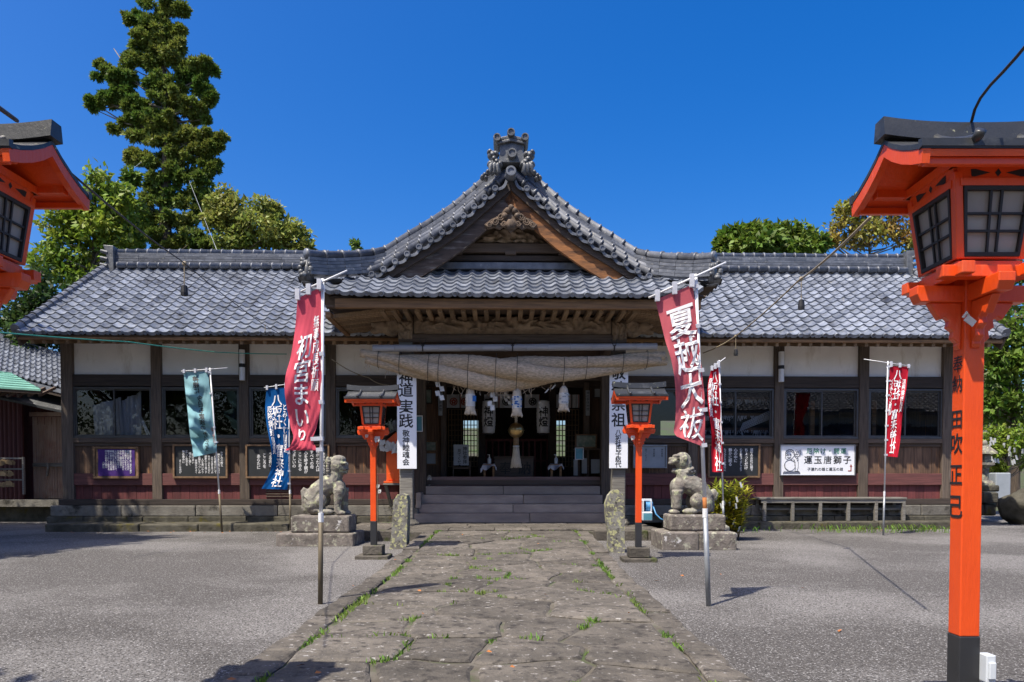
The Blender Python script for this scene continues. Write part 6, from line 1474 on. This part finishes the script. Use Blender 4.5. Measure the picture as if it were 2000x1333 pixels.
for px, py0, py1, Y, lab in ((360, 515, 578, 8.2, 'black lamp socket hanging in front of the left roof'), (518, 636, 655, 12.6, 'black lamp socket hanging at the left eave'), (1565, 545, 605, 10, 'black lamp socket hanging in front of the right roof'), (1437, 657, 695, 14.5, 'black lamp socket hanging before the right plaster wall')):
    a, b = at(px, py0, Y), at(px, py1, Y); R = empty('lamp_socket', a); tag(R, lab, 'lamp socket', 'lamp sockets on the cables'); d = b-a; MB().tube([(0,0,0), d*.75], .006, 6).build('flex', MT['tancable'], R); s_ = abs(d.z)*.16+.01; MB().lathe(d, [(s_*.55, 0), (s_*.6, s_*.5), (s_*.5, s_*1.6), (s_*.2, s_*1.8)], 10).build('socket', MT['ink'], R)
    m = MB(); m.ell((0,0,0), (s_*.4, s_*.3, s_*.4), 8, 6); m.build('clip', MT['tancable'], R)
# ------------------------------------------------------------------ trees and plants
def leaves(centres, radii, n, size, rng, aspect=.5, droop=.2, shell=.55):
    """n leaf quads per clump: returns verts (N*4,3)"""
    V = []
    for c, r in zip(centres, radii):
        d = rng.normal(size=(n, 3)); d /= np.linalg.norm(d, axis=1, keepdims=True)
        rr = shell+(1-shell)*rng.random((n, 1))**.6; p = np.array(c)+d*rr*np.array(r)
        ax = d*.6+rng.normal(size=(n, 3))*.7; ax[:, 2] -= droop; ax /= np.linalg.norm(ax, axis=1, keepdims=True)
        nr = d*.6+rng.normal(size=(n, 3))*.55+np.array((0, 0, .55)); bt = np.cross(ax, nr); bt /= np.linalg.norm(bt, axis=1, keepdims=True)+1e-9
        s = size*(.6+.8*rng.random((n, 1))); mid = p+ax*s*.45+np.cross(bt, ax)*s*.08
        V.append(np.stack([p, mid+bt*s*aspect*.5, p+ax*s, mid-bt*s*aspect*.5], 1))
    return np.concatenate(V).reshape(-1, 3)
def tree(label, Y, blobs, mat, base_px, top_px, group=None, dens=1.0, size=.16, sub=.30, seed=0, depth=.9, trunk_r=.18, cat='tree', name='tree', mat2=None, sparse=.62, kind='broad', extra=(), zbase=0):
    """blobs: (px, py, rpx, rpy) outlines of the crown's lobes in the photograph, set at distance Y with real depth"""
    rng = np.random.default_rng(seed+11); rd = random.Random(seed+3); base = at(base_px, 900, Y); T_ = empty(name, (base.x, Y, zbase)); tag(T_, label, cat, group); k = Y/F
    C, Rr = [], []
    for (px, py, rx, ry) in blobs:
        c = at(px, py, Y); a, b, d = rx*k, ry*k, max(rx, ry)*k*depth; s = max(.12, min(a, b)*sub*1.6); n = max(3, int(dens*9*(a*b+b*d+a*d)/3/(s*s*1.0)/2.2))
        for _ in range(n):
            v = rng.normal(size=3); v /= np.linalg.norm(v); q = v*(sparse+(1-sparse)*rng.random()) * np.array((max(.02, a-s*.55), max(.02, d-s*.5), max(.02, b-s*.55)))
            C.append(np.array((c.x, c.y, c.z))+q+rng.normal(size=3)*s*.18); Rr.append(np.array((1, 1, .78))*s*rng.uniform(.55, 1.15))
    if kind == 'cedar': keep = [i for i in range(len(C)) if rd.random() > .14]; C = [C[i] for i in keep]; Rr = [Rr[i]*rd.uniform(.42, .80) for i in keep]
    C = np.array(C)-np.array((base.x, Y, zbase)); Rr = np.array(Rr)
    tp = at(top_px[0], top_px[1], Y)-T_.location; N_ = 10
    pts = [Vector((tp.x*(i/N_)**1.3+.06*math.sin(i*1.7+seed)*trunk_r*4, .05*math.sin(i*2.1+seed), -.1+(tp.z+.1)*i/N_)) for i in range(N_+1)]
    m = MB(); m.tube(pts, [trunk_r*(1-.88*i/N_) for i in range(N_+1)], 10); m.build('trunk', MT['bark'], T_, smooth=True)
    # limbs from the trunk to the larger clumps
    m = MB(); idx = list(range(len(C))); rd.shuffle(idx)
    for i in idx[:int(34+len(C)*.06)]:
        e = Vector(C[i]); zz = e.z-rd.uniform(.1, .5)*math.hypot(e.x, e.y)-.2; f = max(.12, min(.97, (zz+.1)/(tp.z+.1))); j = min(N_-1, int(f*N_)); s_ = pts[j].lerp(pts[j+1], f*N_-j)
        mid = s_.lerp(e, .55)+Vector((rd.gauss(0, .08), rd.gauss(0, .08), -.06*(e-s_).length)); r0 = min(trunk_r*.33, .012+.016*(e-s_).length); m.tube([s_, mid, e], [r0, r0*.6, r0*.2], 5, cap=False)
    for pl_ in extra: m.tube([Vector(at(x, y, Y))-T_.location for x, y in pl_], [.05, .035, .015][:len(pl_)] if len(pl_) <= 3 else .03, 5)
    m.build('limb', MT['branch'], T_, smooth=True)
    nl = max(10, int(22*dens*(1 if kind == 'broad' else 1.5)))
    if kind == 'cedar':
        V = []
        for c, r in zip(C, Rr):
            nt = 11
            for _ in range(nt):
                v = rng.normal(size=3); v /= np.linalg.norm(v); q = c+v*r*(.55+.75*rng.random())*np.array((1.15, 1.15, .8)); n = 24
                d = rng.normal(size=(n, 3))+v*.9; d[:, 2] += .35; d /= np.linalg.norm(d, axis=1, keepdims=True); s = size*(.7+.6*rng.random((n, 1)))
                bt = np.cross(d, rng.normal(size=(n, 3))); bt /= np.linalg.norm(bt, axis=1, keepdims=True)+1e-9
                V.append(np.stack([np.repeat(q[None], n, 0), q+d*s*.6+bt*s*.16, q+d*s, q+d*s*.6-bt*s*.16], 1))
        V = np.concatenate(V).reshape(-1, 3)
    else: V = leaves(C, Rr, nl*2, size, rng)
    nq = len(V)//4; Q = np.arange(nq*4).reshape(-1, 4); at_ = rng.random(nq)*.9
    np_mesh('crown', V, Q, MT[mat], T_, attr=at_)
    return T_
TG = 'trees behind the hall'
cedar = [(318, 14, 38, 22), (262, 36, 22, 16), (352, 22, 18, 16), (300, 52, 46, 24), (290, 82, 42, 22), (336, 92, 34, 24), (318, 70, 36, 24), (346, 62, 18, 14), (258, 122, 34, 24), (300, 118, 34, 22), (344, 126, 46, 32), (398, 128, 28, 22), (372, 150, 34, 22), (418, 140, 10, 9), (195, 122, 8, 7), (212, 140, 20, 9), (240, 152, 32, 16), (187, 152, 8, 8),
    (184, 204, 18, 13), (212, 194, 24, 13), (236, 184, 26, 14), (268, 208, 34, 18), (306, 164, 36, 24), (330, 186, 56, 30), (396, 172, 24, 20), (412, 192, 14, 16), (222, 252, 9, 9), (262, 236, 28, 16), (314, 238, 48, 26), (372, 210, 28, 22), (390, 226, 26, 20), (262, 268, 24, 20), (300, 270, 36, 26), (344, 262, 40, 30), (386, 262, 32, 22), (428, 272, 19, 19), (412, 288, 20, 14),
    (262, 306, 24, 20), (296, 316, 34, 28), (340, 306, 40, 30), (388, 304, 34, 26), (412, 324, 18, 18), (300, 352, 34, 26), (350, 344, 44, 32), (394, 346, 28, 24), (300, 386, 34, 28), (346, 384, 44, 30), (396, 384, 30, 28), (286, 420, 36, 30), (332, 424, 44, 32), (384, 424, 42, 32), (270, 456, 40, 30), (320, 468, 50, 34), (380, 470, 60, 34), (420, 490, 50, 34)]
tree('towering ragged cedar with bare twigs and tufted crown, tallest tree behind the left roof', 27, cedar, 'cedar', 335, (318, 18), TG, dens=.62, size=.17, sub=.30, seed=1, depth=.75, trunk_r=.42, kind='cedar', sparse=.35,
    extra=([(330, 215), (260, 200), (190, 215)], [(330, 215), (270, 165), (222, 95)], [(335, 150), (300, 100), (265, 60)], [(345, 240), (392, 235), (405, 200)], [(335, 180), (380, 160), (410, 135)], [(330, 230), (290, 205), (232, 180)]), name='cedar_tree')
tree('bright lime-green tree just right of the near left lantern roof', 24, [(200, 370, 46, 40), (235, 400, 34, 40), (165, 410, 44, 36), (120, 440, 44, 34), (210, 450, 60, 44), (140, 490, 66, 42), (230, 490, 40, 40), (95, 520, 46, 44), (170, 545, 60, 40)], 'lime', 165, (190, 350), TG, size=.19, seed=2, trunk_r=.22)
tree('dark green tree low behind the left verge of the hall roof', 21, [(60, 560, 50, 50), (110, 590, 60, 40), (40, 620, 50, 34), (170, 590, 40, 30), (110, 650, 90, 40), (20, 680, 60, 40)], 'deep', 90, (80, 530), TG, size=.17, seed=3, trunk_r=.2)
tree('lime and olive tree in shade between the lantern and the cedar', 25.5, [(258, 350, 16, 18), (250, 420, 30, 44), (240, 470, 40, 34), (180, 520, 30, 30)], 'broad', 240, (255, 350), TG, size=.18, seed=4, trunk_r=.2)
tree('olive-brown tree immediately right of the cedar', 24.6, [(438, 395, 34, 28), (470, 420, 40, 30), (430, 430, 40, 30), (500, 450, 50, 36), (455, 470, 50, 36)], 'olive', 450, (440, 380), TG, size=.17, seed=5, trunk_r=.22)
tree('olive-green rounded tree ending the left group of trees', 25.4, [(515, 410, 36, 26), (545, 440, 38, 30), (575, 465, 34, 28), (520, 470, 60, 36), (590, 490, 24, 20)], 'olive', 540, (520, 395), TG, size=.17, seed=6, trunk_r=.22)
tree('slim sapling tip poking above the ridge left of the gable', 26, [(692, 478, 9, 12), (700, 488, 8, 6)], 'broad', 692, (692, 468), TG, size=.16, seed=7, trunk_r=.05, dens=.6)
tree('dense deep green rounded tree above the right ridge', 26, [(1440, 468, 34, 26), (1490, 462, 46, 26), (1540, 464, 48, 26), (1580, 478, 34, 22), (1500, 490, 90, 30), (1412, 482, 12, 26)], 'broad', 1500, (1520, 445), TG, size=.24, seed=8, dens=1.1, trunk_r=.25)
tree('thin autumn tree turning orange above the right ridge', 29, [(1660, 410, 34, 24), (1690, 396, 40, 22), (1720, 430, 44, 30), (1650, 446, 34, 26), (1760, 440, 36, 34), (1690, 460, 60, 28), (1620, 470, 22, 20), (1770, 480, 30, 26), (1740, 400, 30, 24)], 'autumn', 1700, (1700, 385), TG, size=.17, seed=9, dens=.74, sub=.30, trunk_r=.16)
SG = 'trees and shrubs beyond the right end of the hall'
tree('pale leafy tree filling the gap right of the big lantern post', 21, [(1960, 640, 50, 50), (2000, 700, 60, 60), (1945, 720, 40, 50), (2040, 620, 60, 70), (1950, 790, 50, 40), (2010, 790, 60, 50)], 'broad', 1985, (1980, 600), SG, size=.2, seed=10, trunk_r=.15)
tree('lighter lime shrub low beyond the big lantern post, hung with white papers', 19.5, [(1935, 870, 36, 40), (1975, 850, 40, 34), (2010, 880, 40, 40), (1940, 915, 26, 18)], 'lime', 1965, (1965, 830), SG, size=.13, seed=11, trunk_r=.06, cat='shrub', name='shrub')
tree('dark tall tree behind the pale one at the right edge', 25, [(1930, 560, 40, 40), (2010, 560, 60, 70), (1900, 620, 40, 60), (1960, 690, 90, 90), (1900, 760, 60, 90)], 'deep', 1960, (1970, 520), SG, size=.2, seed=12, trunk_r=.22)
m = MB()
for _ in range(26): p = at(random.uniform(1925, 2000), random.uniform(855, 905), 19.1); m.obox(p, (.03, .01, 0), (0, .012, 0), (random.uniform(-.02, .02), 0, .06))
tag(m.build('tied_papers', MT['paper'], fix=True), 'white fortune papers tied all over the lime shrub', 'papers', kind='stuff')
# bamboo bush with paper ties behind the right lion
R = empty('bamboo_bush', gnd(1420, 1052)); R.location.y = 13.0; R.location.z = 0; tag(R, 'yellow-green bamboo bush tied with white papers behind the open-mouthed lion', 'bush')
V = []; st = MB(); rng = np.random.default_rng(5); kb = []
for i in range(80):
    px = max(1345, min(1445, random.gauss(1408, 28))); x0_ = at(min(1470, max(1330, px)), 1000, 13.0).x-R.location.x; h = random.uniform(.4, 1.1)*(1-.25*abs(px-1405)/60); lean = Vector((random.gauss(.06 if px > 1410 else -.05, .14), random.gauss(-.1, .15), 1))*max(.35, h)
    b0 = Vector((x0_*.6, random.uniform(-.2, .2), 0)); tip = b0+lean; st.tube([b0, b0.lerp(tip, .6)+Vector((0,0,.06)), tip], [.008, .006, .002], 5); kb.append(b0.lerp(tip, random.uniform(.5, .95)))
    for j in range(64):
        t = random.uniform(.25, 1); p = np.array(b0.lerp(tip, t)); d = rng.normal(size=3); d[2] = abs(d[2])*.4+.1; d /= np.linalg.norm(d); l = random.uniform(.10, .24); bt = np.cross(d, (0, 0, 1)); bt /= np.linalg.norm(bt)
        V += [p, p+d*l*.5+bt*l*.10, p+d*l+np.array((0,0,-.05*l)), p+d*l*.5-bt*l*.10]
V = np.array(V); np_mesh('foliage', V, np.arange(len(V)).reshape(-1, 4), MT['bamboo leaf'], R, attr=rng.random(len(V)//4)); st.build('stem', MT['bark'], R)
m = MB()
for p in kb[:30]: m.obox(p+Vector((0,-.1,0)), (.016, .006, .004), (0, .01, 0), (random.uniform(-.02, .02), 0, .045))
o = m.build('paper_tie', MT['paper'], R, fix=True); o['kind'] = 'stuff'
# the tall trees at the left whose shade falls over the yard's left side, and those facing the hall
def yard_tree(label, x, y, H, R_, seed, mat, trunk_r=.25, dens=1, z0=.45, group='trees around the forecourt', lobes=9):
    rng = np.random.default_rng(seed); T_ = empty('tree', (x, y, 0)); tag(T_, label, 'tree', group)
    MB().tube([(0,0,-.1), (.1,0,H*.3), (-.05,.1,H*.6), (0,0,H*.95)], [trunk_r, trunk_r*.75, trunk_r*.45, .03], 9).build('trunk', MT['bark'], T_, smooth=True)
    C, Rr = [], []
    for i in range(lobes):
        a = i*2.4; t = z0+(1-z0)*((i+.5)/lobes); r = R_*math.sin(math.pi*min(1, .25+.7*(t-z0)/(1-z0)))*.62; c = np.array((r*math.cos(a), r*math.sin(a), H*t))
        for _ in range(int(26*dens)):
            v = rng.normal(size=3); v /= np.linalg.norm(v); C.append(c+v*np.array((1, 1, .7))*R_*.5*(.5+.5*rng.random())); Rr.append(np.array((1, 1, .7))*R_*.16*rng.uniform(.6, 1.3))
    m = MB()
    for c in C[::9]: m.tube([(0, 0, max(.5, c[2]-.5*math.hypot(c[0], c[1])-.3)), tuple(c*np.array((.55, .55, .93))), tuple(c)], [.05, .03, .01], 5, cap=False)
    m.build('limb', MT['branch'], T_)
    V = leaves(np.array(C), np.array(Rr), 36, .24, rng); n = len(V)//4; np_mesh('crown', V, np.arange(4*n).reshape(-1, 4), MT[mat], T_, attr=rng.random(n)*.9)
    return T_
yard_tree('tall tree outside the left edge shading the outbuilding', -14.2, 11.6, 10.5, 3.3, 1, 'deep', z0=.42, lobes=11, dens=2)
yard_tree('tree outside the left edge shading the far-left yard', -11.9, 9.2, 9.5, 2.6, 2, 'broad', z0=.42, lobes=12, dens=3.2)
yard_tree('tree standing to the left behind the photographer', -5.9, -.35, 7.0, 2.0, 3, 'broad', z0=.6, lobes=9, trunk_r=.16, dens=2.2)
for i, (x, y, H, R_) in enumerate(((-20, -16, 17, 6.5), (-12, -19, 18, 6.5), (-4, -22, 18, 6.5), (-28, -8, 17, 6.5), (5, -25, 18, 6.5))):
    yard_tree(('wide tree across the forecourt facing the left wing', 'tall tree across the forecourt facing the left windows', 'tall tree across the forecourt facing the porch', 'wide tree at the far left of the forecourt', 'tallest tree behind the photographer')[i], x, y, H, R_, 20+i, 'deep', .35, 1.5, .14, lobes=14)
# house across the forecourt, seen only as a reflection in the right windows
R = empty('facing_house', (21, -11, 0)); tag(R, 'two-tiered tiled house across the forecourt, reflected in the right windows', 'house')
MB().box(-9, 9, -6, 0, 0, 3.2).build('wall', MT['interior'], R); MB().box(-9, 9, -6, -1.2, 3.2, 5.2).build('upper_wall', MT['plaster'], R)
for (y0, y1, z0, z1) in ((.9, -1.3, 3.0, 4.3), (-.3, -3.6, 5.1, 7.0)):
    m = MB(); a, b, c, d = Vector((-10, y0, z0)), Vector((10, y0, z0)), Vector((10, y1, z1)), Vector((-10, y1, z1)); m.add(*slab(a, b, c, d, .12, (0,0,1))); rf = m.build('tiled_roof', MT['tile'], R); g_ = tile_geo(1, 1); mt_ = MB(); n1, n2 = 62, max(5, int((d-a).length/.28))
    for i in range(n1):
        for j in range(n2):
            o_ = b+(a-b)*(i/n1)+(d-a)*(j/n2); ex_, ey_ = (a-b)/n1, (d-a)/n2; nz_ = Vector((0, .5, .85)); mt_.add([o_+ex_*v[0]+ey_*v[1]+nz_*(v[2]*1.5+.03) for v in g_.v], g_.f)
    o = mt_.build('roof_tiles', MT['tile'], rf); o['kind'] = 'stuff'
for x in range(-8, 9, 2): MB().box(x-.08, x+.08, .5, .66, 0, 3.0).build('post', MT['eave'], R)
# low bank and undergrowth behind the hall
m = MB(); m.grid(lambda u, v: (-70+140*u, 23+40*v, -.05+2.8*sstep(0, .4, v)+9*sstep(.25, 1, v)*(.6+.6*noise.noise(Vector((u*6, v*3, 2))))*(.35+1.3*abs(u-.5))), 60, 24); tag(m.build('wooded_bank', MT['earth'], smooth=True), kind='structure')
print('objects', len(COL.objects))
